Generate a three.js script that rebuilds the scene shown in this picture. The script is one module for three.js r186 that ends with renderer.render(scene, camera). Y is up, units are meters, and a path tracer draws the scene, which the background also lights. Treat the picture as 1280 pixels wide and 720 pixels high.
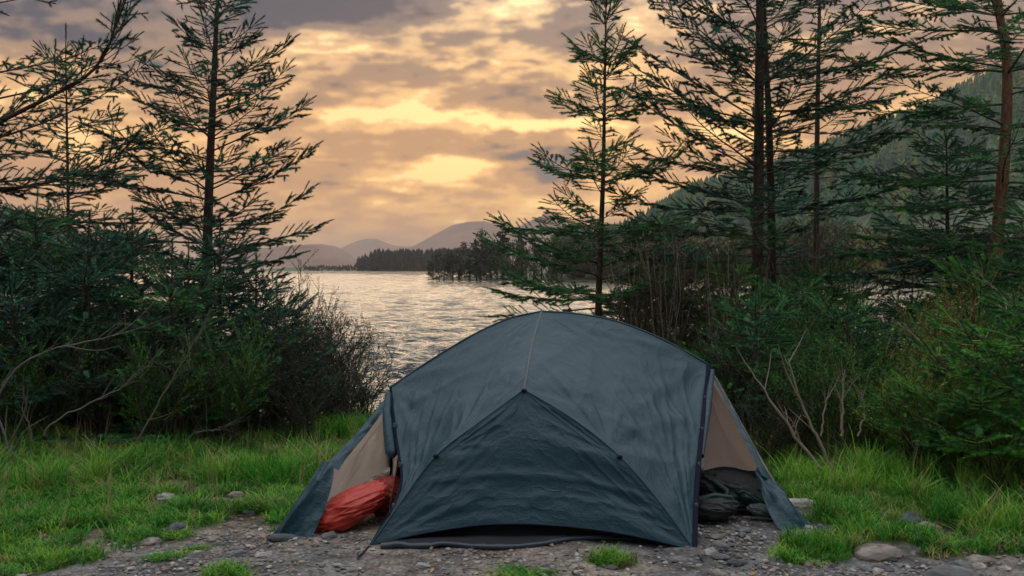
import * as THREE from 'three';
import { mergeGeometries } from 'three/addons/utils/BufferGeometryUtils.js';

// ------------------------------------------------------------------ camera, exposure
const scene = new THREE.Scene();
const EYE = 1.3, FOC = 1300, HORIZON = 333;            // eye height (m), focal length and horizon row in photo pixels
const PITCH = Math.atan((360 - HORIZON) / FOC);
const camera = new THREE.PerspectiveCamera(2 * Math.atan(360 / FOC) * 180 / Math.PI, 1280 / 720, 0.1, 20000);
camera.position.set(0, EYE, 0);
camera.rotation.set(-PITCH, 0, 0);
camera.focus = 9; camera.userData.fStop = 6.3;
scene.add(camera);
const renderer = new THREE.WebGLRenderer({ antialias: true });
renderer.toneMapping = THREE.LinearToneMapping;
renderer.toneMappingExposure = 1.68;
renderer.shadowMap.enabled = true;

// a photo pixel at a depth (metres along the horizontal view axis), or on a level plane
const CP = Math.cos(PITCH), SP = Math.sin(PITCH);
function dirPx(px, py) {
  const x = (px - 640) / FOC, y = -(py - 360) / FOC;
  const yy = y * CP - SP, zz = -CP - y * SP;
  return [x / -zz, yy / -zz];                           // per metre of depth
}
function P(px, py, d) { const [x, y] = dirPx(px, py); return new THREE.Vector3(x * d, EYE + y * d, -d); }
function onLevel(px, py, level = 0) { const [, y] = dirPx(px, py); return P(px, py, (level - EYE) / y); }
function X(px, d) { return (px - 640) / FOC * d; }

// ------------------------------------------------------------------ random, noise
function rng(seed) { let a = seed >>> 0; return () => { a = (a + 0x6D2B79F5) | 0; let t = Math.imul(a ^ (a >>> 15), 1 | a); t = (t + Math.imul(t ^ (t >>> 7), 61 | t)) ^ t; return ((t ^ (t >>> 14)) >>> 0) / 4294967296; }; }
const hsh = (x, y, z) => { let h = Math.imul(x, 374761393) ^ Math.imul(y, 668265263) ^ Math.imul(z, 1274126177); h = Math.imul(h ^ (h >>> 13), 1103515245); return ((h ^ (h >>> 16)) >>> 0) / 4294967296; };
function n3(x, y, z = 0) {
  const xi = Math.floor(x), yi = Math.floor(y), zi = Math.floor(z);
  let fx = x - xi, fy = y - yi, fz = z - zi;
  fx = fx * fx * (3 - 2 * fx); fy = fy * fy * (3 - 2 * fy); fz = fz * fz * (3 - 2 * fz);
  const l = (a, b, t) => a + (b - a) * t;
  const s = k => l(l(hsh(xi, yi, zi + k), hsh(xi + 1, yi, zi + k), fx), l(hsh(xi, yi + 1, zi + k), hsh(xi + 1, yi + 1, zi + k), fx), fy);
  return (fz === 0 ? s(0) : l(s(0), s(1), fz)) * 2 - 1;
}
function fbm(x, y, z = 0, o = 4) { let a = 0.5, s = 0; for (let i = 0; i < o; i++) { s += a * n3(x, y, z); x = x * 2.03 + 17.1; y = y * 2.03 - 9.7; if (z) z = z * 2.03 + 3.3; a *= 0.5; } return s; }
const ridge1 = (x, y) => 1 - 2 * Math.abs(n3(x, y));
const clamp = (v, a = 0, b = 1) => Math.min(b, Math.max(a, v));
const sstep = (a, b, v) => { const t = clamp((v - a) / (b - a)); return t * t * (3 - 2 * t); };
const lerp = (a, b, t) => a + (b - a) * t;
const mix3 = (a, b, t) => [lerp(a[0], b[0], t), lerp(a[1], b[1], t), lerp(a[2], b[2], t)];
const lin = c => { c /= 255; return c <= 0.04045 ? c / 12.92 : ((c + 0.055) / 1.055) ** 2.4; };
const sr = (r, g, b) => [lin(r), lin(g), lin(b)];
function table(t, v) { if (v <= t[0][0]) return t[0][1]; for (let i = 1; i < t.length; i++) if (v <= t[i][0]) { const k = (v - t[i - 1][0]) / (t[i][0] - t[i - 1][0]); return Array.isArray(t[i][1]) ? mix3(t[i - 1][1], t[i][1], k) : lerp(t[i - 1][1], t[i][1], k); } return t[t.length - 1][1]; }

// ------------------------------------------------------------------ sky: broken evening cloud, the sun behind it low over the lake
const SUN_AZ = 2.5, SUN_EL = 11, SKY_GAIN = 0.95;                          // degrees right of the view axis, above the horizon
{
  const W = 4096, H = 2048, data = new Float32Array(W * H * 4);
  const clear = [[0, sr(232, 172, 104)], [3, sr(234, 178, 106)], [7, sr(228, 176, 116)], [11, sr(212, 168, 122)], [15, sr(196, 168, 142)], [24, sr(188, 180, 176)], [45, sr(238, 240, 246)], [90, sr(250, 252, 255)]];
  const cloudC = [[0, sr(214, 158, 98)], [4, sr(198, 148, 100)], [8, sr(180, 138, 102)], [12, sr(142, 120, 106)], [16, sr(112, 108, 114)], [26, sr(156, 156, 162)], [45, sr(208, 212, 218)], [90, sr(228, 234, 242)]];
  // named clouds and openings seen over the lake: px, py, half width, half height, amount (dark > 0, bright < 0)
  const spots = [[410, 12, 105, 21, 1.9], [330, 26, 70, 16, .8], [215, 12, 70, 14, .4], [280, 70, 80, 12, -.35], [110, 25, 50, 14, -.5], [745, 28, 36, 34, 1.0], [690, 70, 120, 16, .15], [455, 180, 80, 17, .62], [650, 188, 110, 20, .7], [705, 210, 70, 26, .7], [545, 208, 22, 9, .4], [475, 240, 80, 20, .4], [580, 100, 120, 16, .35], [560, 252, 60, 10, .35], [40, 30, 110, 36, .9], [180, 100, 90, 12, .3],
    [668, 157, 84, 6, -2.2], [478, 146, 84, 6, -.9], [545, 218, 70, 7, -.8], [590, 207, 84, 8, -.9], [520, 232, 60, 4, -.5], [430, 60, 60, 4, -.5], [560, 140, 70, 3, -.5], [610, 80, 60, 4, -.5], [470, 60, 90, 10, -.3], [640, 45, 60, 22, -.6], [660, 18, 40, 16, -.5], [690, 110, 40, 10, -.45], [390, 208, 40, 5, -.6], [480, 265, 90, 8, -.3], [590, 275, 70, 5, -.4], [90, 70, 60, 10, -.5], [900, 230, 60, 10, -.3], [1120, 40, 90, 10, -.7], [1000, 120, 90, 14, .3], [870, 20, 60, 16, -.4], [850, 110, 60, 10, .35]];
  const RAD = Math.PI / 180, sE = Math.sin(SUN_EL * RAD), cE = Math.cos(SUN_EL * RAD);
  function skyAt(az, el, fine) {
    const ce = Math.cos(el * RAD), dy = Math.sin(el * RAD), dx = Math.sin(az * RAD) * ce, dz = -Math.cos(az * RAD) * ce;
    const k = 1 / (dy + 0.11), u = dx * k, v = dz * k;
    const wx = fbm(u * 1.1 + 5, v * 1.6, 0, 3) * 0.8, wy = fbm(u * 1.1 - 31, v * 1.6 + 7, 0, 3) * 0.8;
    let dens = sstep(-0.42, 0.42, fbm(u * 1.5 + wx, v * 2.6 + wy, 0, fine ? 7 : 5) + 0.10), b = 0;
    const w = sstep(34, 28, Math.abs(az)) * sstep(21, 16, el);
    if (w > 0) {
      const px = 640 + FOC * dx / -dz, py = HORIZON - FOC * dy / -dz;
      const qx = px + 30 * wx + 60 * fbm(px / 50, py / 18, 0, 6), qy = py + 12 * wy + 18 * fbm(px / 46 + 40, py / 16, 0, 6);
      for (const [sx, sy, rx, ry, amt] of spots) { const r = ((qx - sx) / rx) ** 2 + ((qy - sy) / ry) ** 2; if (r < 6) b += amt * Math.exp(-r * 0.9); }
      const f1 = fbm(px / 130 + wx * 0.5 + 3, py / 44 + wy * 0.5, 0, 7) + 0.46 * fbm(px / 30 + wy, py / 9, 0, 6) + 0.12 * ridge1(px / 36 + wx, py / 8) + 0.16 * fbm(px / 9, py / 4.5, 0, 3), q = f1 * 1.0 + b * 0.75 + 0.04;
      b = (q - clamp(q, -0.26, 0.50)) * 1.7 * w + Math.min(b, 0) * 0.10 * w;
      dens = lerp(dens, sstep(-0.24, 0.28, q), w);
    }
    const sunAng = Math.acos(clamp(ce * cE * Math.cos((az - SUN_AZ) * RAD) + dy * sE, -1, 1)) / RAD;
    const warm = Math.exp(-((sunAng / 42) ** 2)), near = Math.exp(-((sunAng / 13) ** 2));
    const cool = sstep(25, 110, Math.abs(az)) * (1 - sstep(15, 55, el));
    const cl = mix3(table(clear, el), sr(142, 144, 156), cool), cc = mix3(table(cloudC, el), sr(118, 120, 130), cool);
    let c = mix3(cl, cc, clamp(dens));
    if (b > 0) c = mix3(c, sr(76, 78, 88), clamp(b * 1.3));
    const glow = 0.62 * sstep(0.02, 0.42, -b) * (0.3 + 0.7 * warm), gap = (1 - dens) * 0.38 * near + 0.10 * near;
    const G = SKY_GAIN * lerp(0.86, 1, sstep(12, 38, el));                 // low sky dimmed so the overhead sky lights the foreground more strongly
    return [(c[0] + glow * 0.62 + gap * 0.55) * G, (c[1] + glow * 0.46 + gap * 0.33) * G, (c[2] + glow * 0.19 + gap * 0.10) * G];
  }
  const cw = 1024, chh = 256, coarse = [];
  for (let j = 0; j <= chh; j++) for (let i = 0; i <= cw; i++) coarse.push(skyAt((i / cw - 0.5) * 360, j / chh * 90, false));
  for (let j = H / 2; j < H; j++) {
    const el = ((j + 0.5) / H - 0.5) * 180;
    for (let i = 0; i < W; i++) {
      let az = ((i + 0.5) / W) * 360 - 180 + 90; if (az > 180) az -= 360;
      let c;
      if (Math.abs(az) < 36 && el < 22) c = skyAt(az, el, true);
      else { const x = (az / 360 + 0.5) * cw, y = el / 90 * chh, xi = Math.min(cw - 1, Math.floor(x)), yi = Math.min(chh - 1, Math.floor(y)), q = yi * (cw + 1) + xi; c = mix3(mix3(coarse[q], coarse[q + 1], x - xi), mix3(coarse[q + cw + 1], coarse[q + cw + 2], x - xi), y - yi); }
      const o = (j * W + i) * 4; data[o] = c[0]; data[o + 1] = c[1]; data[o + 2] = c[2]; data[o + 3] = 1;
    }
  }
  for (let j = 0; j < H / 2; j++) for (let i = 0; i < W; i++) { const o = (j * W + i) * 4; data[o] = 0.10; data[o + 1] = 0.09; data[o + 2] = 0.08; data[o + 3] = 1; }
  const sky = new THREE.DataTexture(data, W, H, THREE.RGBAFormat, THREE.FloatType);
  sky.mapping = THREE.EquirectangularReflectionMapping; sky.magFilter = THREE.LinearFilter; sky.needsUpdate = true;
  scene.background = sky; scene.environment = sky; scene.backgroundIntensity = 1; scene.environmentIntensity = 1;
}
const sun = new THREE.DirectionalLight(new THREE.Color(1, 0.8, 0.56), 0.85);
{
  const a = SUN_AZ * Math.PI / 180, e = SUN_EL * Math.PI / 180;
  sun.position.set(Math.sin(a) * Math.cos(e) * 60, Math.sin(e) * 60, -Math.cos(a) * Math.cos(e) * 60); sun.target.position.set(0, 0, -6);
  sun.castShadow = true; sun.shadow.radius = 110; sun.shadow.mapSize.set(2048, 2048);
  Object.assign(sun.shadow.camera, { left: -14, right: 14, top: 14, bottom: -14, near: 1, far: 140 });
  scene.add(sun, sun.target);
}
scene.fog = new THREE.FogExp2(0xdcc8bc, 1 / 4600);

// ------------------------------------------------------------------ helpers
const taken = {};
function numbered(n) { const k = taken[n] = (taken[n] ?? -1) + 1; return k ? `${n}_${String(k).padStart(3, '0')}` : n; }
function shadowy(o) { o.castShadow = true; o.receiveShadow = true; return o; }
function thing(name, label, category, group, pos = [0, 0, 0]) {
  const g = new THREE.Group(); g.name = numbered(name); g.position.set(...pos); g.userData = { label, category };
  if (group) g.userData.group = group; scene.add(g); return g;
}
function part(parent, name, geo, mat, label) { const m = shadowy(new THREE.Mesh(geo, mat)); m.name = name; if (label) m.userData.label = label; parent.add(m); return m; }
function solo(name, geo, mat, label, category, group) { const m = shadowy(new THREE.Mesh(geo, mat)); m.name = numbered(name); m.userData = { label, category }; if (group) m.userData.group = group; scene.add(m); return m; }
function structure(name, geo, mat, label) { const m = shadowy(new THREE.Mesh(geo, mat)); m.name = name; m.userData = { kind: 'structure', label }; scene.add(m); return m; }
function copies(name, geo, mat, mats, cols, parent = scene, label, category) {
  const m = shadowy(new THREE.InstancedMesh(geo, mat, mats.length)); m.name = parent === scene ? numbered(name) : name; m.userData.kind = 'stuff';
  if (label) m.userData.label = label; if (category && parent === scene) m.userData.category = category;
  mats.forEach((x, i) => m.setMatrixAt(i, x)); if (cols) cols.forEach((c, i) => m.setColorAt(i, c)); parent.add(m); return m;
}
const V = (x, y, z) => new THREE.Vector3(x, y, z), UPV = V(0, 1, 0);
function geo(pos, idx, uv, col) { const g = new THREE.BufferGeometry(); g.setAttribute('position', new THREE.Float32BufferAttribute(pos, 3)); if (uv) g.setAttribute('uv', new THREE.Float32BufferAttribute(uv, 2)); if (col) g.setAttribute('color', new THREE.Float32BufferAttribute(col, 3)); if (idx) g.setIndex(idx); g.computeVertexNormals(); return g; }
// a tapered tube through points, uv in metres; appended to an accumulator
class Acc { constructor() { this.p = []; this.i = []; this.u = []; }
  tube(pts, radii, sides = 6) {
    const b = this.p.length / 3, n = pts.length, t = V(), a = V(), c = V(); let len = 0, ref = V(0.31, 0.2, 0.93);
    for (let k = 0; k < n; k++) {
      t.subVectors(pts[Math.min(k + 1, n - 1)], pts[Math.max(k - 1, 0)]).normalize(); if (Math.abs(t.dot(ref)) > 0.9) ref = V(0.93, 0.1, -0.3);
      a.crossVectors(t, ref).normalize(); c.crossVectors(t, a); if (k) len += pts[k].distanceTo(pts[k - 1]);
      for (let s = 0; s <= sides; s++) { const q = s / sides * 2 * Math.PI, x = Math.cos(q) * radii[k], y = Math.sin(q) * radii[k]; this.p.push(pts[k].x + a.x * x + c.x * y, pts[k].y + a.y * x + c.y * y, pts[k].z + a.z * x + c.z * y); this.u.push(s / sides * radii[0] * 6.3, len); }
    }
    for (let k = 0; k < n - 1; k++) for (let s = 0; s < sides; s++) { const q = b + k * (sides + 1) + s, r = q + sides + 1; this.i.push(q, r, q + 1, q + 1, r, r + 1); }
    return this;
  }
  tri(a, b, c) { const o = this.p.length / 3; for (const q of [a, b, c]) { this.p.push(q.x, q.y, q.z); this.u.push(0, 0); } this.i.push(o, o + 1, o + 2); }
  build() { return geo(this.p, this.i, this.u); } }
function noiseTex(n, fn, srgb = true) {
  const d = new Uint8Array(n * n * 4);
  for (let j = 0; j < n; j++) for (let i = 0; i < n; i++) { const c = fn(i / n, j / n); const o = (j * n + i) * 4; for (let k = 0; k < 3; k++) d[o + k] = clamp(Array.isArray(c) ? c[k] : c) * 255; d[o + 3] = 255; }
  const t = new THREE.DataTexture(d, n, n); t.wrapS = t.wrapT = THREE.RepeatWrapping; t.magFilter = THREE.LinearFilter; if (srgb) t.colorSpace = THREE.SRGBColorSpace; t.needsUpdate = true; return t;
}
// noise that repeats over the unit square
function tileN(u, v, f, o = 4, s = 0) { let a = 0.5, r = 0; for (let k = 0; k < o; k++) { const F = f * 2 ** k, w = (x, y) => hsh(((x % F) + F) % F, ((y % F) + F) % F, 31 * k + s); const x = u * F, y = v * F, xi = Math.floor(x), yi = Math.floor(y); let fx = x - xi, fy = y - yi; fx = fx * fx * (3 - 2 * fx); fy = fy * fy * (3 - 2 * fy); r += a * (lerp(lerp(w(xi, yi), w(xi + 1, yi), fx), lerp(w(xi, yi + 1), w(xi + 1, yi + 1), fx), fy) * 2 - 1); a *= 0.5; } return r; }
const std = (o) => new THREE.MeshStandardMaterial({ side: THREE.DoubleSide, ...o });
const C = (r, g, b) => new THREE.Color().setRGB(r, g, b);

// ------------------------------------------------------------------ materials
const barkMap = noiseTex(256, (u, v) => { const n = tileN(u, v, 8, 5) * 0.5 + tileN(u, v * 0.25, 24, 3, 9) * 0.6; return [0.27 + 0.16 * n, 0.21 + 0.13 * n, 0.17 + 0.11 * n]; });
const barkBump = noiseTex(256, (u, v) => 0.5 + 0.5 * (tileN(u, v, 10, 5) + tileN(u, v * 0.5, 30, 2, 5) * 0.4), false);
for (const t of [barkMap, barkBump]) t.repeat.set(5, 3);
const M = {
  bark: std({ map: barkMap, bumpMap: barkBump, bumpScale: 0.006, roughness: 0.9 }),
  twig: std({ color: C(0.060, 0.043, 0.030), roughness: 0.9 }),
  deadwood: std({ color: C(0.30, 0.235, 0.185), bumpMap: barkBump, bumpScale: 0.002, roughness: 0.85 }),
  greywood: std({ color: C(0.15, 0.125, 0.11), bumpMap: barkBump, bumpScale: 0.002, roughness: 0.9 }),
  needle: new THREE.MeshPhysicalMaterial({ side: THREE.DoubleSide, color: C(1, 1, 1), roughness: 0.55, specularIntensity: 0.6 }),
  leaf: new THREE.MeshPhysicalMaterial({ side: THREE.DoubleSide, color: C(1, 1, 1), roughness: 0.7, transmission: 0.3, thickness: 0, specularIntensity: 0.5 }),
  grass: new THREE.MeshPhysicalMaterial({ side: THREE.DoubleSide, color: C(1, 1, 1), roughness: 0.75, transmission: 0.4, thickness: 0, specularIntensity: 0.35 }),
};

// ------------------------------------------------------------------ the shore: one ground sheet, falling to the lake
const WATER = -1.0;
const shoreZ = x => -8.3 + 0.5 * Math.sin(x * 0.5 + 1) + (x > 3 ? -(x - 3) * 0.12 : 0) + (x < -3 ? (x + 3) * 0.25 : 0);
function groundY(x, z) {
  const s = shoreZ(x) - z;                               // metres towards the lake from the top of the bank
  let y = 0.035 * fbm(x * 0.5, z * 0.5, 0, 3) + 0.012 * n3(x * 3.1, z * 3.1);
  if (z > -7.5) y += 0.10 * sstep(1.9, 4.5, Math.abs(x - 0.1)) * sstep(-4.4, -6, z);
  y -= 1.25 * sstep(-0.4, 4.2, s) + 0.03 * Math.max(0, s - 4);
  if (z > -2) y += 0.02 * (z + 2);
  return Math.max(y, -6);
}
const grassiness = (x, z) => {                           // where turf grows rather than gravel
  const d = -z, n = 0.55 * fbm(x * 1.3 + 3, z * 1.3, 0, 4);
  const left = sstep(-0.25, 0.35, (d - 4.75 - Math.max(-0.3, x + 2.3) * 0.55) + n) * sstep(-0.75, -1.35, x);
  const right = sstep(-0.2, 0.3, (d - 4.55 - Math.max(0, 2.0 - x) * 0.8) + n) * sstep(1.25, 1.7, x + n * 0.4);
  const back = sstep(6.6, 7.4, d + n);
  return clamp(Math.max(left, right, back));
};
{
  const nx = 240, nz = 260, p = [], u = [], idx = [], col = [];
  const xs = t => { const s = t * 2 - 1; return 60 * (0.13 * s + 0.87 * s ** 5); };
  const zs = t => t < 0.8 ? -3.4 - t / 0.8 * 9.5 : -12.9 - ((t - 0.8) / 0.2) ** 2 * 70;
  const rows = []; for (let j = 0; j < 14; j++) rows.push(50 - 53 * j / 14); for (let j = 0; j <= nz; j++) rows.push(zs(j / nz));
  rows.forEach((z, j) => { for (let i = 0; i <= nx; i++) {
    const x = xs(i / nx), y = groundY(x, z) + (Math.abs(x) < 6 && z > -7 ? 0.008 * n3(x * 9, z * 9) : 0); p.push(x, y, z); u.push(x, z);
    const g = grassiness(x, z), n = fbm(x * 2.2, z * 2.2, 0, 4), m = fbm(x * 0.9 + 20, z * 0.9, 0, 3);
    let c = mix3([0.36, 0.30, 0.255], [0.20, 0.20, 0.21], sstep(-0.15, 0.25, m + n * 0.5));
    c = mix3(c, mix3([0.06, 0.075, 0.025], [0.20, 0.15, 0.095], sstep(0.0, 0.3, fbm(x * 1.9 + 70, z * 2.4, 0, 4))), g); if (y < -0.7) c = mix3(c, [0.09, 0.08, 0.07], 0.8); col.push(...c);
    if (i < nx && j < rows.length - 1) { const a = j * (nx + 1) + i, b = a + nx + 1; idx.push(a, a + 1, b, a + 1, b + 1, b); } } });
  const gmap = noiseTex(512, (a, b) => { const n = tileN(a, b, 12, 5), f = tileN(a, b, 90, 2, 4), k = 0.72 + 0.38 * n + 0.34 * f; return [k, k * 0.985, k * 0.96]; });
  const gb = noiseTex(512, (a, b) => 0.5 + 0.4 * tileN(a, b, 24, 4, 2) + 0.2 * tileN(a, b, 120, 2, 3), false);
  for (const t of [gmap, gb]) t.repeat.set(0.9, 0.9);
  structure('ground', geo(p, idx, u, col), std({ vertexColors: true, map: gmap, bumpMap: gb, bumpScale: 0.02, roughness: 0.95 }), 'gravelly lakeside ground with soil and turf');
}
// ------------------------------------------------------------------ the lake, wind-ruffled
{
  const p = [], u = [], idx = [], nc = 280, rowsD = []; let d = 7.5;
  while (d < 9000) { rowsD.push(d); d *= d < 330 ? 1.0048 : 1.06; }
  const R = rng(5), waves = [];
  for (let k = 0; k < 44; k++) { const wl = 0.30 * 1.105 ** k * (0.85 + R() * 0.3), th = Math.PI / 2 + (R() - 0.5) * 2.0 + 0.2; waves.push([Math.cos(th) * 2 * Math.PI / wl, Math.sin(th) * 2 * Math.PI / wl, R() * 6.28, 0.0195 * wl ** 0.9 * (wl > 2.2 ? (2.2 / wl) ** 1.5 : 1), wl]); }
  rowsD.forEach((D, j) => { const step = j ? D - rowsD[j - 1] : 0.036;
    for (let i = 0; i <= nc; i++) {
      const s = i / nc * 2 - 1, a = s * 0.46 + 0.75 * Math.sign(s) * Math.max(0, Math.abs(s) - 0.85) / 0.15, x = Math.tan(a) * D, z = -D;
      let y = 0; const cs = Math.max(step * 2.4, 0.92 / nc * D * 1.1), gust = 0.8 + 0.6 * fbm(x * 0.06, z * 0.035, 0, 3);
      for (const [kx, kz, ph, am, wl] of waves) if (wl > cs) { const w = kx * x + kz * z + ph; y += am * (Math.sin(w) * 0.6 + 0.4 * (1 - 2 * Math.abs(Math.sin(w / 2)))) * sstep(cs, cs * 1.5, wl); }
      p.push(x, WATER + y * gust, z); u.push(x, z);
      if (i < nc && j < rowsD.length - 1) { const q = j * (nc + 1) + i, r = q + nc + 1; idx.push(q, q + 1, r, q + 1, r + 1, r); } } });
  const hN = 512, hh = new Float32Array(hN * hN); for (let j = 0; j < hN; j++) for (let i = 0; i < hN; i++) hh[j * hN + i] = tileN(i / hN, j / hN, 12, 5, 7) + 0.5 * (1 - 2 * Math.abs(tileN(i / hN, j / hN, 20, 3, 17)));
  const wn = noiseTex(hN, (a, b) => { const i = Math.round(a * hN), j = Math.round(b * hN), at = (x, y) => hh[((y + hN) % hN) * hN + (x + hN) % hN]; const sx = (at(i + 1, j) - at(i - 1, j)) * 1.9, sy = (at(i, j + 1) - at(i, j - 1)) * 3.2, l = Math.hypot(sx, sy, 1); return [0.5 - sx / l / 2, 0.5 - sy / l / 2, 0.5 + 0.5 / l]; }, false); wn.repeat.set(0.22, 0.42);
  structure('lake', geo(p, idx, u), new THREE.MeshPhysicalMaterial({ side: THREE.DoubleSide, color: C(0.012, 0.022, 0.028), roughness: 0.05, ior: 1.33, normalMap: wn, normalScale: new THREE.Vector2(1.4, 1.4), specularIntensity: 0.46 }), 'wind-ruffled lake reflecting the evening sky');
}
// ------------------------------------------------------------------ hills: profiles read as directions, built at their distances
function hill(name, label, prof, dNear, dRidge, dFar, base, mat, rough, seed, cols = 160, rows = 46) {
  const p = [], u = [], idx = [], px0 = prof[0][0], px1 = prof[prof.length - 1][0];
  const h = (px, d) => { const H = Math.max(0, (HORIZON - table(prof, px)) / FOC * dRidge + EYE - base); const t = d < dRidge ? sstep(0, 1, (d - dNear) / (dRidge - dNear)) * 0.55 + 0.45 * (d - dNear) / (dRidge - dNear) : 1 - 0.7 * ((d - dRidge) / (dFar - dRidge)) ** 1.5; const x = X(px, d);
    return base + H * clamp(t, 0, 1) * (1 + (d < dRidge * 0.97 || d > dRidge * 1.03 ? -rough * Math.abs(fbm(x / (dRidge * 0.05) + seed, d / (dRidge * 0.1), 0, 5)) : 0)); };
  for (let j = 0; j <= rows; j++) { const t = j / rows, d = t < 0.75 ? lerp(dNear, dRidge, t / 0.75) : lerp(dRidge, dFar, (t - 0.75) / 0.25);
    for (let i = 0; i <= cols; i++) { const px = lerp(px0, px1, i / cols), x = X(px, d); p.push(x, h(px, d), -d); u.push(x, d); if (i < cols && j < rows) { const q = j * (cols + 1) + i, r = q + cols + 1; idx.push(q, q + 1, r, q + 1, r + 1, r); } } }
  structure(name, geo(p, idx, u), mat, label); return h;
}
const moor = noiseTex(512, (a, b) => { const n = tileN(a, b, 8, 6); return [0.42 + 0.16 * n, 0.32 + 0.13 * n, 0.28 + 0.11 * n]; }); moor.repeat.set(1 / 700, 1 / 700);
const moorM = std({ map: moor, roughness: 1 }), heath = std({ color: C(0.07, 0.10, 0.055), roughness: 1 });
hill('far_mountain', 'distant mauve mountain with two rounded summits beyond the lake', [[470, 334], [500, 314], [520, 306], [545, 292], [566, 281], [585, 277], [606, 276], [622, 281], [638, 286], [652, 281], [664, 275], [676, 270], [690, 267], [706, 271], [722, 282], [745, 296], [790, 306], [860, 318], [920, 334]], 3200, 4200, 6000, WATER, moorM, 0.34, 3);
hill('distant_peak', 'small hazy peak far behind the lake', [[395, 334], [415, 315], [430, 308], [446, 301], [458, 298], [470, 298], [482, 303], [494, 307], [515, 308], [560, 312], [620, 334]], 5200, 6200, 8200, WATER, moorM, 0.3, 9);
hill('low_headland_hill', 'low rounded mauve hill behind the far shore', [[180, 334], [260, 322], [320, 311], [370, 306], [402, 305], [420, 308], [434, 315], [446, 324], [456, 334]], 2200, 2700, 3600, WATER, moorM, 0.3, 21);
const leftHill = hill('wooded_side_hill', 'blue-grey hill across the water behind the left spruces', [[-560, 190], [-300, 215], [-100, 250], [0, 268], [40, 280], [80, 298], [130, 318], [180, 334]], 620, 900, 1400, WATER, heath, 0.1, 4, 80, 30);
const sideHill = hill('wooded_hillside', 'steep conifer-covered hillside rising above the lake', [[640, 332], [730, 326], [790, 306], [830, 276], [870, 256], [920, 242], [970, 226], [1020, 208], [1060, 192], [1110, 172], [1150, 160], [1200, 132], [1280, 92], [1400, 50], [1600, 20], [1900, 10]], 185, 600, 900, WATER + 0.3, heath, 0.10, 7, 160, 60);
hill('wooded_point', 'low wooded point jutting into the lake', [[528, 351], [545, 348], [600, 345], [700, 343], [900, 341], [1300, 341], [1900, 341]], 156, 178, 230, WATER - 0.25, heath, 0.15, 8, 120, 20);
const farShore = hill('far_shore', 'low dark far shore at the lake end', [[300, 339], [350, 335], [380, 333.5], [440, 333], [560, 332], [640, 331], [760, 330]], 500, 540, 640, WATER - 0.05, heath, 0.2, 11, 80, 14);

// small far conifers: jagged stacked whorls
function farConifer(seed, tiers = 7, pts = 8) {
  const R = rng(seed), p = [], idx = []; 
  for (let t = 0; t < tiers; t++) {
    const y0 = 0.06 + 0.86 * t / tiers, top = y0 + 0.30 * (1 - 0.5 * t / tiers), r = (0.24 * (1 - t / tiers) ** 0.85 + 0.02) * (0.85 + R() * 0.3), o = p.length / 3; p.push((R() - .5) * 0.02, Math.min(top, 1), (R() - .5) * 0.02);
    for (let k = 0; k < pts * 2; k++) { const a = k / pts * Math.PI + t, q = k % 2 ? r * (0.45 + R() * 0.2) : r * (0.75 + R() * 0.5); p.push(Math.cos(a) * q, y0 - (k % 2 ? -0.02 : 0.05 * R()), Math.sin(a) * q); idx.push(o, o + 1 + (k + 1) % (pts * 2), o + 1 + k); }
  }
  const g = geo(p, idx); const n = g.toNonIndexed(); n.computeVertexNormals(); return n;
}
const farCon = [farConifer(1), farConifer(2), farConifer(3)];
function mtx(x, y, z, s, ry, sy = s, tilt = 0) { return new THREE.Matrix4().compose(V(x, y, z), new THREE.Quaternion().setFromEuler(new THREE.Euler(tilt, ry, tilt * 0.7)), V(s, sy, s)); }
{
  const R = rng(77), sets = [[], [], []], cols = [[], [], []];
  const put = (px, d, y, h, c) => { const k = Math.floor(R() * 3), w = h * (0.75 + R() * 0.5); sets[k].push(mtx(X(px, d), y, -d, w, R() * 6.3, h)); cols[k].push(c); };
  const tint = () => { const q = R(); return q < 0.12 ? C(0.16, 0.19, 0.07) : q < 0.35 ? C(0.09, 0.19, 0.09) : C(0.032 + 0.03 * R(), 0.09 + 0.07 * R(), 0.058 + 0.03 * R()); };
  for (let k = 0; k < 7000; k++) { const px = 700 + R() ** 1.1 * 720, d = 250 + Math.sqrt(R()) * 400; if (px > 760 || R() < 0.4) put(px, d, sideHill(px, d) - 0.4, 6 + R() * 9, tint()); }
  for (let k = 0; k < 1300; k++) { const px = -120 + R() * 290, d = 650 + R() * 300; put(px, d, leftHill(px, d) - 0.4, 7 + R() * 8, tint()); }
  for (let k = 0; k < 3; k++) copies('hillside_wood', farCon[k], M.needle, sets[k], cols[k], scene, 'dark conifer forest covering the steep hillside', 'forest');
  const s2 = [[], [], []], c2 = [[], [], []];
  for (let k = 0; k < 900; k++) { const px = 446 + R() * 190, d = 505 + R() * 60, e = sstep(440, 475, px); const q = Math.floor(R() * 3), h = (6 + R() * 4.5) * (0.5 + 0.5 * e); s2[q].push(mtx(X(px, d), farShore(px, d) - 0.3, -d, h * 1.1, R() * 6.3, h)); c2[q].push(C(0.012 + R() * 0.01, 0.026 + R() * 0.014, 0.026 + R() * 0.01)); }
  for (let k = 0; k < 160; k++) { const px = 380 + R() * 70, d = 505 + R() * 30; s2[0].push(mtx(X(px, d), farShore(px, d) - 0.3, -d, 2.5, R() * 6.3, 1 + R() * 1.2)); c2[0].push(C(0.03, 0.035, 0.025)); }
  for (let k = 0; k < 3; k++) copies('far_shore_wood', farCon[k], M.needle, s2[k], c2[k], scene, 'dark strip of conifer plantation on the far shore', 'forest');
}
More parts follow.
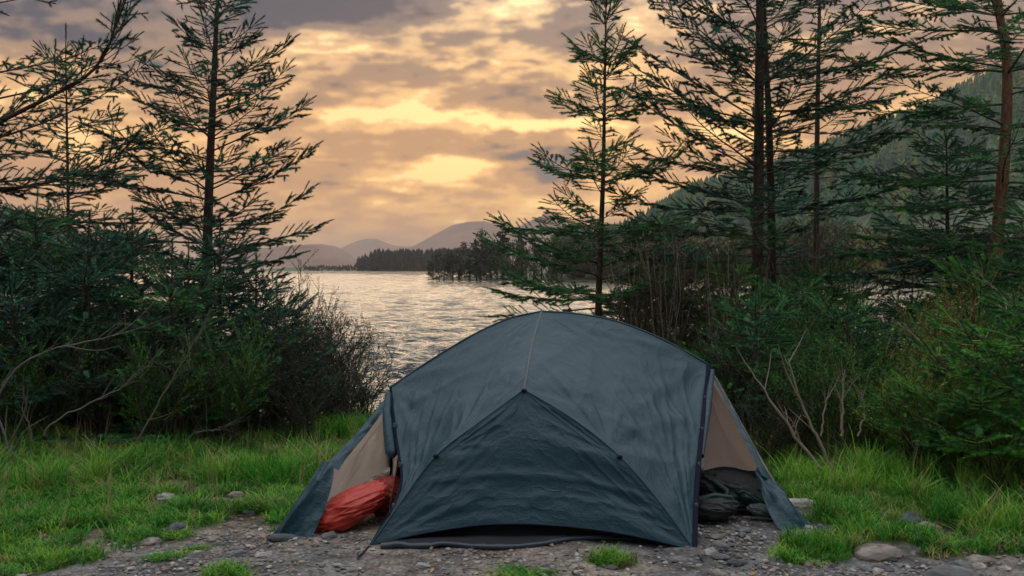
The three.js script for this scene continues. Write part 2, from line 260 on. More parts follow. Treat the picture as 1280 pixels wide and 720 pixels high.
// trees on the point: trunk and a crown of many small leaf clumps
function pointTree(seed, kind) {
  const R = rng(seed), trunk = new Acc(), crown = new Acc(), pts = [], rad = [];
  for (let k = 0; k <= 5; k++) { pts.push(V(0.03 * n3(k * 0.9, seed), k / 5 * 0.92, 0.03 * n3(k * 0.9, seed + 5))); rad.push(lerp(0.026, 0.005, k / 5)); }
  trunk.tube(pts, rad, 5);
  const lobes = [];
  for (let k = 0; k < (kind ? 15 : 13); k++) { const h = kind ? 0.14 + 0.84 * k / 15 : 0.10 + 0.82 * (k + R()) / 13, spread = kind ? 0.19 * (1 - (h - 0.2)) : 0.32 * Math.sin(Math.PI * clamp((h + 0.12) / 1.12)) ** 0.8, a = R() * 6.3, q = V(Math.cos(a) * spread * (0.4 + 0.7 * R()), h, Math.sin(a) * spread * (0.4 + 0.7 * R())); lobes.push([q, kind ? 0.06 + 0.05 * (1 - h) : 0.075 + 0.06 * R()]);
    trunk.tube([V(0, Math.max(0.02, h - 0.16), 0), V(q.x * 0.5, Math.max(0.04, h - 0.07), q.z * 0.5), q], [0.009, 0.006, 0.003], 4); }
  for (const [q, r] of lobes) for (let k = 0; k < 95; k++) {
    const d = V(R() - .5, (R() - .5) * 0.8, R() - .5).normalize().multiplyScalar(r * (0.35 + 0.75 * R())), c = q.clone().add(d), s = 0.012 + 0.014 * R();
    const a = V(R() - .5, R() - .5, R() - .5).normalize().multiplyScalar(s), b = V(R() - .5, R() - .5, R() - .5).normalize().multiplyScalar(s);
    crown.tri(c.clone().add(a), c.clone().add(b), c.clone().sub(a)); crown.tri(c.clone().sub(b), c.clone().sub(a).add(b.clone().multiplyScalar(0.2)), c.clone().add(a)); }
  return [trunk.build(), crown.build()];
}
{
  const kinds = [pointTree(1, 0), pointTree(2, 0), pointTree(3, 0), pointTree(4, 1), pointTree(5, 1)];
  const cm = [std({ color: C(0.036, 0.068, 0.034), roughness: 0.9 }), std({ color: C(0.07, 0.11, 0.036), roughness: 0.9 }), std({ color: C(0.024, 0.052, 0.034), roughness: 0.9 }), std({ color: C(0.24, 0.23, 0.05), roughness: 0.9 })];
  const R = rng(12), protos = {};
  const plant = (px, d, h, k, m, label, group) => {
    const key = k + '_' + m; let t;
    if (!protos[key]) { t = thing('lakeside_tree', label, 'tree', group); part(t, 'trunk', kinds[k][0], M.twig); part(t, 'crown', kinds[k][1], cm[m]).userData.kind = 'stuff'; protos[key] = t; }
    else { t = protos[key].clone(); t.name = numbered('lakeside_tree'); t.userData = { label, category: 'tree', group }; scene.add(t); }
    t.position.set(X(px, d), WATER + 0.05, -d); t.scale.set(h * (0.9 + R() * 0.3), h, h * (0.9 + R() * 0.3)); t.rotation.y = R() * 6.3; };
  const L1 = 'dark broad-crowned tree on the low wooded point across the lake', G1 = 'trees on the wooded point';
  for (const [px, h, k, m] of [[541, 4.2, 0, 0], [549, 3.4, 1, 0], [556, 5.2, 2, 0], [566, 4.8, 0, 2], [575, 5.6, 1, 0], [586, 6.4, 2, 0], [596, 6.8, 1, 2], [601, 8.2, 0, 0], [612, 7.0, 2, 0], [620, 5.5, 1, 1], [640, 6.2, 2, 1], [648, 6.6, 0, 0], [657, 5.8, 1, 1], [668, 7.2, 0, 1], [678, 6.5, 2, 0], [690, 7.4, 1, 1], [702, 6.8, 0, 0], [714, 7.5, 2, 1], [727, 7.8, 1, 0]]) plant(px, 163 + R() * 9, h, k, m, L1, G1);
  plant(628, 168, 8.6, 3, 2, 'tall narrow dark conifer standing above the trees of the wooded point', undefined);
  plant(652, 176, 7.6, 4, 2, 'slender dark conifer among the broad trees of the wooded point', undefined);
  for (const [px, d, h, k] of [[1086, 150, 6.8, 0], [1102, 152, 6.2, 1], [1072, 155, 5.5, 2], [1114, 156, 5.6, 2]]) plant(px, d, h, k, 3, 'yellow-green tree on the far bank seen between spruce trunks', 'yellow-green trees on the far bank');
  for (let k = 0; k < 15; k++) { const a = -1.5 + 3.0 * k / 14, r = 8.5 + R() * 3.5; plant(640, 100, 7 + R() * 3, k % 2 ? k % 3 : 3 + (k >> 1) % 2, k % 3, 'unseen dark tree behind the camera, added to shade the tent front', 'unseen shading trees behind the camera'); const o = scene.children[scene.children.length - 1]; o.position.set(Math.sin(a) * r * 1.25, 0, Math.cos(a) * r); o.scale.x *= 1.25; o.scale.z *= 1.25; }  // unseen trees added behind the camera to darken the tent front
  const sets = [[], []], cols = [[], []];
  for (let k = 0; k < 420; k++) { const px = 700 + R() * 735, d = 161 + R() * 80; const q = Math.floor(R() * 2); sets[q].push(mtx(X(px, d), WATER + 0.1, -d, 6 + R() * 5, R() * 6.3, 5 + R() * 5)); const y = R(); cols[q].push(y < 0.3 ? C(0.13, 0.15, 0.045) : C(0.045 + R() * 0.03, 0.075 + R() * 0.03, 0.045)); }
  for (let k = 0; k < 2; k++) copies('lakeside_wood', kinds[k][1], M.needle, sets[k], cols[k], scene, 'mixed green wood along the far bank below the hillside', 'forest');
}
// ------------------------------------------------------------------ the tent
const crease = (a, b, f, s) => (1 - Math.abs(tileN(a, b, f, 2, s) * 1.4)) ** 4;
const flyWeave = noiseTex(512, (a, b) => 0.25 + 0.10 * tileN(a, b, 128, 2, 3) + 0.18 * tileN(a, b, 5, 4, 8) + 0.30 * crease(a, b, 3, 4) * crease(a, b, 2, 14) + 0.22 * crease(a, b, 7, 6) * clamp(0.5 + tileN(a, b, 3, 2, 9)), false); flyWeave.repeat.set(1.6, 2.2);
const FLY = new THREE.MeshPhysicalMaterial({ side: THREE.DoubleSide, color: C(0.010, 0.048, 0.066), roughness: 0.36, specularIntensity: 0.85, bumpMap: flyWeave, bumpScale: 0.010 });
const BIND = new THREE.MeshPhysicalMaterial({ side: THREE.DoubleSide, color: C(0.012, 0.014, 0.032), roughness: 0.9, specularIntensity: 0.3 });
const SEAM = std({ color: C(0.10, 0.12, 0.13), roughness: 0.55 });
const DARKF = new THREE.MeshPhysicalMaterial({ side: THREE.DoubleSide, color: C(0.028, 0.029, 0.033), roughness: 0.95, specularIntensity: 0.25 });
const LINER = new THREE.MeshPhysicalMaterial({ side: THREE.DoubleSide, color: C(0.80, 0.66, 0.57), roughness: 0.85, transmission: 0.55, thickness: 0, bumpMap: flyWeave, bumpScale: 0.004 });
const crv = pts => new THREE.CatmullRomCurve3(pts, false, 'centripetal');
const pxc = list => crv(list.map(a => P(...a)));
// Coons patch: bottom(u), top(u), left(v), right(v); sag pulls the cloth in, wrinkle(u, v, x, y) lifts it
function cloth(bot, top, lef, rig, nu, nv, sag, wrinkle, out) {
  const p = [], uv = [], idx = [], base = [], c00 = bot(0), c10 = bot(1), c01 = top(0), c11 = top(1);
  for (let j = 0; j <= nv; j++) for (let i = 0; i <= nu; i++) {
    const u = i / nu, v = j / nv, B = bot(u), T = top(u), L = lef(v), R = rig(v);
    const q = V().addScaledVector(B, 1 - v).addScaledVector(T, v).addScaledVector(L, 1 - u).addScaledVector(R, u)
      .addScaledVector(c00, -(1 - u) * (1 - v)).addScaledVector(c10, -u * (1 - v)).addScaledVector(c01, -(1 - u) * v).addScaledVector(c11, -u * v);
    base.push(q); uv.push(u * bot(0).distanceTo(bot(1)), v * lef(0).distanceTo(lef(1)));
  }
  const at = (i, j) => base[clamp(j, 0, nv) * (nu + 1) + clamp(i, 0, nu)], n = V(), a = V(), b = V();
  for (let j = 0; j <= nv; j++) for (let i = 0; i <= nu; i++) {
    const u = i / nu, v = j / nv, e = Math.min(1, 9 * Math.min(u, 1 - u, v, 1 - v) + 0.0); 
    a.subVectors(at(i + 1, j), at(i - 1, j)); b.subVectors(at(i, j + 1), at(i, j - 1)); n.crossVectors(a, b); if (n.lengthSq() < 1e-14) n.copy(out); n.normalize(); if (n.dot(out) < 0) n.negate();
    const q = at(i, j).clone().addScaledVector(n, -sag * 16 * u * (1 - u) * v * (1 - v) + wrinkle(u, v) * (0.25 + 0.75 * e)); p.push(q.x, q.y, q.z);
    if (i < nu && j < nv) { const k = j * (nu + 1) + i, r = k + nu + 1; idx.push(k, k + 1, r, k + 1, r + 1, r); }
  }
  return geo(p, idx, uv);
}
const on = (c, rev) => t => c.getPointAt(clamp(rev ? 1 - t : t));
const ridged = (x, y) => { const n = n3(x, y); return 2 * (1 - Math.abs(n)) ** 3 - 0.8; };
{
  const tent = thing('dome_tent', 'dark slate blue two-door dome tent pitched on the lakeside gravel', 'tent', undefined, [0.1, 0, -5.6]);
  const off = V(-0.1, 0, 5.6), add = (name, g, m, label) => { g.translate(off.x, off.y, off.z); return part(tent, name, g, m, label); };
  const hub = [655, 487, 5.1], peak = [677, 389, 5.65], bl = [488, 484, 5.55], br = [886, 456, 5.75], cl = [463, 682, 4.8], cr = [868, 688, 4.8];
  const ridge = pxc([hub, [659, 465, 5.2], [665, 432, 5.4], peak]);
  const browL = pxc([peak, [640, 397, 5.64], [598, 415, 5.63], [540, 449, 5.6], bl]);
  const browR = pxc([peak, [720, 392, 5.66], [765, 400, 5.68], [815, 418, 5.7], [856, 439, 5.73], br]);
  const legL = pxc([hub, [600, 527, 5.03], [545, 570, 4.95], [502, 627, 4.88], cl]);
  const legR = pxc([hub, [715, 523, 5.03], [775, 571, 4.95], [826, 630, 4.88], cr]);
  const edgeL = pxc([bl, [493, 528, 5.38], [498, 566, 5.24], [502, 602, 5.1], [493, 630, 5.0], cl]);
  const edgeR = pxc([br, [881, 500, 5.55], [875, 560, 5.25], [870, 625, 5.0], cr]);
  const hem = pxc([cl, [530, 667, 4.82], [610, 656, 4.85], [690, 657, 4.85], [780, 668, 4.83], cr]);
  const back = (x, y, z) => V(x, y, z);
  // poles' far half, hidden from here but standing
  const bHub = back(0.30, 0.70, -6.35), bcl = back(-0.80, 0.03, -6.55), bcr = back(1.22, 0.03, -6.7);
  const ridgeB = crv([P(...peak), back(0.22, 0.98, -5.95), bHub]);
  const legBL = crv([bHub, back(-0.30, 0.42, -6.5), bcl]), legBR = crv([bHub, back(0.82, 0.42, -6.6), bcr]);
  const edgeBL = crv([P(...bl), back(-0.75, 0.3, -6.1), bcl]), edgeBR = crv([P(...br), back(1.18, 0.35, -6.3), bcr]);
  // creases that run out from the points where the cloth is pulled
  const pull = (u, v, w, h, list, s) => { let r = 0; for (const [au, av, rad, amp, fr] of list) { const x = (u - au) * w, y = (v - av) * h, q = Math.hypot(x, y), an = Math.atan2(y, x); r += amp * ridged(an * fr + s + 0.35 * n3(q * 5, s), q * 1.6 + s) * Math.exp(-q / rad) * sstep(0.0, 0.10, q); } return r; };
  const wr1 = (s, list) => (u, v) => 0.006 * fbm(u * 2.0 + s, v * 5 + s, 0, 3) + 1.05 * pull(u, v, 0.95, 0.75, list, s) + 0.0028 * fbm(u * 10 + v * 6 + s, v * 13 - u * 8, 0, 4) + 0.004 * ridged(u * 1.8 + s, v * 9 - u * 3) * sstep(0.15, 0.7, u);
  const pullsL = [[0, 0, 0.22, 0.008, 5], [0, 1, 0.25, 0.006, 7], [1, 1, 0.35, 0.010, 6], [1, 0, 0.35, 0.010, 6], [0.45, 0, 0.28, 0.010, 4], [1, 0.5, 0.25, 0.009, 5]], pullsR = [[0, 0, 0.3, 0.008, 6], [0, 1, 0.25, 0.006, 7], [1, 1, 0.4, 0.011, 6], [1, 0, 0.4, 0.011, 7], [0.45, 0, 0.32, 0.011, 4], [1, 0.45, 0.3, 0.008, 5]];
  // upper panels: u from ridge/brow side, v from hub side to peak side
  add('fly_panel', cloth(on(legL), on(browL), on(ridge), on(edgeL, true), 70, 60, 0.012, wr1(3, pullsL), V(-0.6, 0.5, 0.6)), FLY);
  add('fly_panel', cloth(on(legR), on(browR), on(ridge), on(edgeR, true), 80, 60, 0.010, wr1(11, pullsR), V(0.6, 0.5, 0.6)), FLY);
  const wr3 = (u, v) => 0.006 * fbm(u * 2.0 + v, v * 5 + 4 + u, 0, 3) + 0.0030 * fbm(u * 9, v * 20, 0, 4) * (1.1 - v) + 0.0045 * ridged(u * 1.5 + 0.7, v * 7 + u * 0.8) * sstep(0.05, 0.3, v) * sstep(1, 0.7, v) + 0.004 * ridged(u * 6 + v * 3, v * 15 + 2) * sstep(0.5, 0.0, v)
    + pull(u, v, 1.45, 0.65, [[0, 0, 0.35, 0.007, 8], [1, 0, 0.35, 0.007, 8], [0.04, 0.5, 0.4, 0.006, 5], [0.96, 0.5, 0.4, 0.006, 5]], 2) ;
  add('fly_end_panel', cloth(on(hem), () => P(...hub), on(legL, true), on(legR, true), 90, 60, -0.012, wr3, V(0, 0.3, 1)), FLY);
  add('fly_panel', cloth(on(legBL), on(browL), on(ridgeB, true), on(edgeBL, true), 24, 24, 0.01, wr1(5, pullsL), V(-0.6, 0.5, -0.6)), FLY);
  add('fly_panel', cloth(on(legBR), on(browR), on(ridgeB, true), on(edgeBR, true), 24, 24, 0.01, wr1(7, pullsR), V(0.6, 0.5, -0.6)), FLY);
  add('fly_end_panel', cloth(t => V().lerpVectors(bcl, bcr, t), () => bHub, on(legBL, true), on(legBR, true), 24, 24, 0.015, wr3, V(0, 0.3, -1)), FLY);
  // seams over the poles, dark bindings down the door edges
  const seam = (name, c, r, m, n = 28) => { const a = new Acc(), pts = c.getSpacedPoints(n); a.tube(pts, pts.map(() => r), 7); return add(name, a.build(), m); };
  seam('ridge_seam', ridge, 0.0055, SEAM); seam('ridge_seam', ridgeB, 0.005, SEAM);
  for (const c of [legL, legR]) seam('corner_seam', c, 0.0042, FLY);
  for (const c of [legBL, legBR]) seam('corner_seam', c, 0.004, FLY);
  for (const c of [browL, browR]) seam('brow_seam', c, 0.005, FLY);
  seam('door_binding', edgeR, 0.013, BIND); seam('door_binding', edgeL, 0.007, BIND); seam('hem_binding', hem, 0.0035, BIND);
  for (const q of [[545, 570, 4.94], [775, 571, 4.94], [655, 488, 5.09]]) { const g = new THREE.SphereGeometry(0.011, 12, 8); g.scale(1.3, 0.8, 1); const c = P(...q); g.translate(c.x, c.y, c.z); add('pole_clip', g, BIND); }
  for (const [c, n] of [[edgeR, 5], [edgeL, 4]]) for (let k = 1; k < n; k++) { const q = c.getPointAt(k / n), g = new THREE.BoxGeometry(0.014, 0.022, 0.012); g.translate(q.x, q.y, q.z + 0.012); add('door_toggle', g, SEAM); }
  // rolled-up door toggled beside the red bag
  { const a = new Acc(); a.tube([P(486, 492, 5.52), P(484, 515, 5.45), P(487, 540, 5.38), P(490, 566, 5.3), P(491, 572, 5.29)], [0.018, 0.026, 0.034, 0.036, 0.012], 9); add('rolled_door', a.build(), FLY, 'dark rolled-up door hanging under the brow'); }
  { const a = new Acc(); a.tube([P(891, 463, 5.7), P(884, 510, 5.52), P(876, 570, 5.26)], [0.012, 0.024, 0.018], 9); add('rolled_door', a.build(), FLY); }
  // vestibule beside the red bag: far half of the door standing, near half pulled back to a strip
  const apL = [341, 669, 5.06], apR = [1013, 655, 5.22];
  const outL = pxc([bl, [452, 531, 5.38], [404, 577, 5.2], [372, 622, 5.12], apL]);
  const wv = s => (u, v) => 0.012 * fbm(u * 4 + s, v * 5, 0, 4) + 0.004 * ridged(u * 3 + s, v * 9);
  add('door_lining', cloth(t => outL.getPointAt(t).add(V(0.035 * (0.2 + t), 0.0, -0.02)), t => edgeBL.getPointAt(t).add(V(0.02, 0, 0.02)), () => P(...bl).add(V(0.01, -0.015, 0)), t => V().lerpVectors(P(...apL).add(V(0.04, 0.01, -0.03)), bcl.clone().add(V(0.03, 0.01, 0.03)), t), 30, 24, 0.01, wv(6), V(-1, 0.3, 0)), LINER, 'pale beige inner face of the far door half');
  const strip = (name, list, w0, w1, s) => { const c = pxc(list), e = pxc(list.map(([x, y, d], i) => [x + lerp(w0, w1, i / (list.length - 1)), y + lerp(w0, w1, i / (list.length - 1)) * 0.55, d - 0.02])); return add(name, cloth(on(c), on(e), t => V().lerpVectors(c.getPoint(0), e.getPoint(0), t), t => V().lerpVectors(c.getPoint(1), e.getPoint(1), t), 40, 8, -0.012, (u, v) => 0.012 * fbm(u * 12 + s, v * 3, 0, 3), V(0, 0.4, 1)), FLY); };
  strip('door_strip', [[486, 492, 5.53], [452, 534, 5.36], [420, 568, 5.22], [408, 580, 5.17]], 6, 15, 1);
  const fl0 = pxc([[402, 576, 5.19], [384, 606, 5.12], [362, 640, 5.06], [341, 669, 5.03]]), fl1 = pxc([[418, 578, 5.14], [414, 610, 5.06], [400, 650, 4.99], [386, 680, 4.93]]);
  add('door_flap_corner', cloth(on(fl0), on(fl1), t => V().lerpVectors(fl0.getPoint(0), fl1.getPoint(0), t), t => V().lerpVectors(fl0.getPoint(1), fl1.getPoint(1), t), 36, 22, -0.03, (u, v) => 0.02 * ridged(v * 2.3 + 0.3 + u * 0.5, u * 1.2) + 0.010 * fbm(u * 7, v * 7, 0, 3), V(-0.1, 0.4, 1)), FLY);
  // the other vestibule
  const outR = pxc([br, [918, 512, 5.6], [948, 566, 5.42], [983, 622, 5.3], apR]);
  const liB = pxc([[880, 588, 5.62], [905, 583, 5.66], [935, 588, 5.6], [957, 588, 5.48]]);
  add('door_lining', cloth(on(outR), on(edgeBR), () => P(...br), t => V().lerpVectors(P(...apR), bcr, t), 30, 24, 0.01, wv(12), V(1, 0.3, 0)), LINER);
  add('interior_shade_panel', cloth(t => P(lerp(876, 985, t), lerp(668, 655, t), lerp(5.5, 5.34, t)).setY(0.02), t => liB.getPointAt(t), t => V().lerpVectors(P(876, 668, 5.5).setY(0.02), liB.getPoint(0), t), t => V().lerpVectors(P(985, 655, 5.34).setY(0.02), liB.getPoint(1), t), 24, 16, 0.01, (u, v) => 0.012 * fbm(u * 6, v * 6, 0, 3), V(0, 0.2, 1)), DARKF, 'black sheet standing in for the shaded interior of the doorway');  // black sheet: the shade of the open interior is put into its colour
  strip('door_strip', [[891, 466, 5.73], [918, 516, 5.57], [945, 565, 5.4], [966, 602, 5.3]], -4, -14, 5);
  const fr0 = pxc([[950, 576, 5.38], [975, 610, 5.28], [998, 638, 5.22], [1014, 656, 5.2]]), fr1 = pxc([[944, 590, 5.32], [955, 625, 5.2], [970, 655, 5.1], [985, 672, 5.04]]);
  add('door_flap_corner', cloth(on(fr0), on(fr1), t => V().lerpVectors(fr0.getPoint(0), fr1.getPoint(0), t), t => V().lerpVectors(fr0.getPoint(1), fr1.getPoint(1), t), 30, 20, -0.02, (u, v) => 0.016 * ridged(v * 2.3, u * 1.2) + 0.012 * fbm(u * 7, v * 7, 0, 3), V(0.1, 0.4, 1)), FLY);
  add('door_lining', cloth(on(liB), t => P(lerp(884, 893, t), lerp(492, 482, t), 5.72), t => V().lerpVectors(P(880, 588, 5.62), P(884, 492, 5.72), t), t => V().lerpVectors(P(957, 588, 5.48), P(893, 482, 5.72), t), 30, 24, 0.01, (u, v) => 0.015 * ridged(u * 3.1 + 0.2, v * 0.8) + 0.006 * fbm(u * 6, v * 6, 0, 3), V(0, 0.2, 1)), LINER, 'beige mesh panel behind the open door');
  // inner tent: dark body under the fly, floor tub
  const inset = (c, k, dz) => t => { const q = c.getPointAt(clamp(t)); return V(lerp(q.x, 0.16, k), Math.max(0.03, q.y - 0.05), q.z - dz); };
  const il = inset(legL, 0.06, 0.12), ir = inset(legR, 0.06, 0.12), fL = V(-0.60, 0.03, -4.90), fR = V(0.80, 0.03, -4.90);
  add('inner_wall', cloth(t => V().lerpVectors(fL, fR, t), () => il(0), t => il(1 - t), t => ir(1 - t), 20, 14, 0.02, () => 0, V(0, 0.3, 1)), DARKF, 'near-black end wall of the inner tent');  // near-black cloth, unlike the beige side wall
  const il2 = inset(edgeL, 0.1, 0.1), ibl = V(-0.76, 0.03, -6.45), ibr = V(1.16, 0.03, -6.55), ir2 = inset(edgeR, 0.12, 0.1);
  add('inner_wall', cloth(t => V().lerpVectors(fL, ibl, t), () => il2(0), t => V().lerpVectors(fL, il2(0), t), t => V().lerpVectors(ibl, il2(0), t), 20, 14, 0.02, (u, v) => 0.008 * fbm(u * 7, v * 5, 0, 3), V(-1, 0.2, 0)), LINER, 'pale beige side wall of the inner tent');
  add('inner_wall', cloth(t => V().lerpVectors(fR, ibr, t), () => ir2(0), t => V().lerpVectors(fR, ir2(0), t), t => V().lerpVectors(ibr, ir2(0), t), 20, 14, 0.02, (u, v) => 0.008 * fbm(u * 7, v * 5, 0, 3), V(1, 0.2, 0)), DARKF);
  const tub = [fL, fR, ibr, ibl], tp = []; const lo = 0.012, hi = 0.13;
  for (let k = 0; k < 4; k++) { const a = tub[k], b = tub[(k + 1) % 4]; tp.push([V(a.x, lo, a.z), V(b.x, lo, b.z), V(b.x * 0.99, hi, b.z), V(a.x * 0.99, hi, a.z)]); }
  { const a = new Acc(); for (const q of tp) { a.tri(q[0], q[1], q[2]); a.tri(q[0], q[2], q[3]); } a.tri(tp[0][0], tp[1][0], tp[2][0]); a.tri(tp[0][0], tp[2][0], tp[3][0]); add('floor_tub', a.build(), DARKF); }
  // loose front lip of the groundsheet
  { const c = crv([[-0.60, 0.01, 4.74], [-0.52, 0.03, 4.73], [-0.42, 0.015, 4.72], [-0.33, 0.035, 4.72], [-0.24, 0.03, 4.72], [-0.12, 0.012, 4.71], [0.02, 0.008, 4.72], [0.14, 0.008, 4.76], [0.3, 0.008, 4.86], [0.5, 0.008, 4.9], [0.78, 0.008, 4.92]].map(([x, y, z]) => V(x, y, -z))); const pts = c.getSpacedPoints(60); for (const q of pts) q.y = Math.max(q.y, groundY(q.x, q.z) + 0.012);
    const a = new Acc(); a.tube(pts, pts.map((q, i) => 0.010 + 0.006 * Math.abs(n3(i * 0.35, 3))), 8); add('groundsheet_lip', a.build(), new THREE.MeshPhysicalMaterial({ color: C(0.03, 0.045, 0.06), roughness: 0.35 }), 'loose folded edge of the dark groundsheet'); 
    const e = on(c); add('groundsheet', cloth(t => { const q = e(t); q.y = groundY(q.x, q.z) + 0.016; return q; }, t => V().lerpVectors(V(-0.62, 0.02, -4.96), V(0.82, 0.02, -4.96), t), t => V().lerpVectors(e(0).setY(groundY(e(0).x, e(0).z) + 0.016), V(-0.62, 0.02, -4.96), t), t => V().lerpVectors(e(1).setY(groundY(e(1).x, e(1).z) + 0.016), V(0.82, 0.02, -4.96), t), 30, 8, 0, (u, v) => 0.008 + 0.006 * fbm(u * 14, v * 3, 0, 3), V(0, 1, 0)), DARKF); }
  // corner straps and pegs
  for (const [x, y, d, ex, ey] of [[463, 682, 4.8, 447, 697], [868, 688, 4.8, 878, 701], [341, 669, 5.04, 334, 676], [1014, 656, 5.2, 1022, 664]]) {
    const a = P(x, y, d), b = onLevel(ex, ey, 0.01); { const s = new Acc(); s.tube([a, V().lerpVectors(a, b, 0.5), b], [0.006, 0.005, 0.005], 5); add('corner_strap', s.build(), DARKF); }
    { const s = new Acc(); s.tube([b.clone().add(V(0, -0.06, 0)), b.clone().add(V(0, 0.02, 0)), b.clone().add(V(0.012, 0.028, 0))], [0.004, 0.004, 0.003], 6); add('peg', s.build(), SEAM); } }
}
// the red sack slumped in the open doorway, dark gear in the other one
function sack(c, ax, ay, az, rot, seed, wr) {
  const g = new THREE.SphereGeometry(1, 128, 88), p = g.attributes.position;
  for (let i = 0; i < p.count; i++) { const x = p.getX(i), y = p.getY(i), z = p.getZ(i);
    const sag = 1 - 0.22 * Math.max(0, y) * (0.5 + 0.5 * x), r = 1 + 0.16 * fbm(x * 1.6 + seed, y * 1.6, z * 1.6 + 2.5, 3) + wr * ((1 - Math.abs(n3(x * 2.0 + y * 3.6 + seed, z * 3.4 - y * 2.2, 1.5 + x * 1.4))) ** 3 * 2 - 0.8) * 0.5 + wr * 0.5 * fbm(x * 6 + seed, y * 6, z * 6 + 0.5, 3);
    p.setXYZ(i, x * r * ax, Math.max(y * r * ay * sag, -ay * 0.72), z * r * az); }
  g.rotateZ(rot[2]); g.rotateY(rot[1]); g.computeVertexNormals(); g.translate(c.x, c.y, c.z); return g;
}
{
  const c = P(440, 652, 5.13);
  const t = thing('stuff_sack', 'crumpled red nylon sack slumped in the open tent doorway', 'bag', undefined, [c.x, 0.02, c.z]);
  const g = sack(V(-0.01, 0.088, 0), 0.21, 0.088, 0.14, [0, 0.25, 0.48], 4, 0.085); part(t, 'sack_body', g, new THREE.MeshPhysicalMaterial({ side: THREE.DoubleSide, color: C(0.44, 0.032, 0.018), roughness: 0.42, sheen: 0.3, sheenRoughness: 0.5 }));
  const a = new Acc(), q = []; for (let k = 0; k <= 16; k++) { const w = k / 16 * 6.3; q.push(V(-0.175 + 0.012 * Math.cos(w * 2), 0.035 + 0.036 * Math.sin(w), 0.05 + 0.05 * Math.cos(w))); } a.tube(q, q.map(() => 0.008), 6); part(t, 'drawn_collar', a.build(), M_red());
  const h = P(492, 636, 5.32); const t2 = thing('clothing_bundle', 'dark red bundle behind the red sack in the doorway', 'bundle', undefined, [h.x, 0.02, h.z]); part(t2, 'bundle_body', sack(V(0, 0.1, 0), 0.14, 0.12, 0.11, [0, 0.2, 0.1], 15, 0.07), M_red());
}
function M_red() { return M.red ??= new THREE.MeshPhysicalMaterial({ side: THREE.DoubleSide, color: C(0.26, 0.028, 0.018), roughness: 0.6 }); }
{
  const dk = std({ color: C(0.022, 0.025, 0.028), roughness: 0.65 }), gn = std({ color: C(0.016, 0.045, 0.038), roughness: 0.5 }), pale = std({ color: C(0.06, 0.085, 0.09), roughness: 0.5 });
  let c = P(925, 636, 5.55); const t = thing('backpack', 'black and dark green backpack lying in the shaded doorway opposite the red sack', 'backpack', undefined, [c.x, 0.02, c.z]);
  part(t, 'pack_body', sack(V(0, 0.08, 0), 0.24, 0.10, 0.14, [0, -0.2, -0.12], 31, 0.09), dk); part(t, 'front_pocket', sack(V(0.04, 0.07, 0.12), 0.10, 0.05, 0.05, [0, 0, -0.5], 36, 0.1), gn);
  { const a = new Acc(); a.tube([V(-0.15, 0.14, 0.06), V(-0.1, 0.11, 0.15), V(-0.12, 0.03, 0.17)], [0.013, 0.014, 0.013], 6); part(t, 'shoulder_strap', a.build(), gn); }
  c = P(985, 650, 5.3); const r = thing('rolled_mat', 'small pale rolled bundle beside the dark backpack', 'bundle', undefined, [c.x - 0.12, 0.02, c.z]); part(r, 'roll', sack(V(0, 0.03, 0), 0.09, 0.035, 0.05, [0, -0.3, -0.08], 44, 0.1), pale);
  { const a = new Acc(), q = []; for (let k = 0; k <= 14; k++) { const w = k / 14 * 6.2832; q.push(V(0.02, 0.034 + 0.038 * Math.sin(w), 0.052 * Math.cos(w))); } a.tube(q, q.map(() => 0.005), 5); part(r, 'strap', a.build(), dk); }
  c = P(892, 640, 5.3); const b = thing('dry_bag', 'low black dry bag at the foot of the dark door binding', 'bag', undefined, [c.x, 0.02, c.z]); part(b, 'bag_body', sack(V(0, 0.05, 0), 0.13, 0.065, 0.1, [0, 0.3, 0.1], 51, 0.09), dk); { const a = new Acc(); a.tube([V(-0.09, 0.09, 0.02), V(0, 0.115, 0.03), V(0.09, 0.10, 0.02)], [0.012, 0.015, 0.012], 6); part(b, 'roll_top', a.build(), gn); }
}

// ------------------------------------------------------------------ spruces
// sprays: a needled side twig with its side shoots, growing along +y, flat in x
const NEEDLES = 900;
function shoot(acc, wood, a, b, R, nl = 0.026, nw = 0.0047) {
  const d = V().subVectors(b, a), len = d.length(); d.normalize(); const s = V().crossVectors(d, Math.abs(d.z) > 0.9 ? V(1, 0, 0) : V(0, 0, 1)).normalize(), t = V().crossVectors(d, s);
  wood.tube([a, b], [0.0034, 0.0022], 3);
  const n = Math.max(6, Math.round(len * NEEDLES));
  for (let k = 0; k < n; k++) { const f = (k + R()) / n, w = R() * 6.283, e = 0.62 + 0.35 * R() + (f > 0.9 ? -0.35 : 0), c = Math.cos(w), z = Math.sin(w), L = nl * (0.7 + 0.5 * R());
    const o = V().lerpVectors(a, b, f), out = V().addScaledVector(s, c).addScaledVector(t, z), side = V().addScaledVector(s, -z).addScaledVector(t, c).multiplyScalar(nw / 2);
    const tip = o.clone().addScaledVector(out, Math.sin(e) * L).addScaledVector(d, Math.cos(e) * L); acc.tri(o.clone().add(side), o.clone().sub(side), tip); }
}
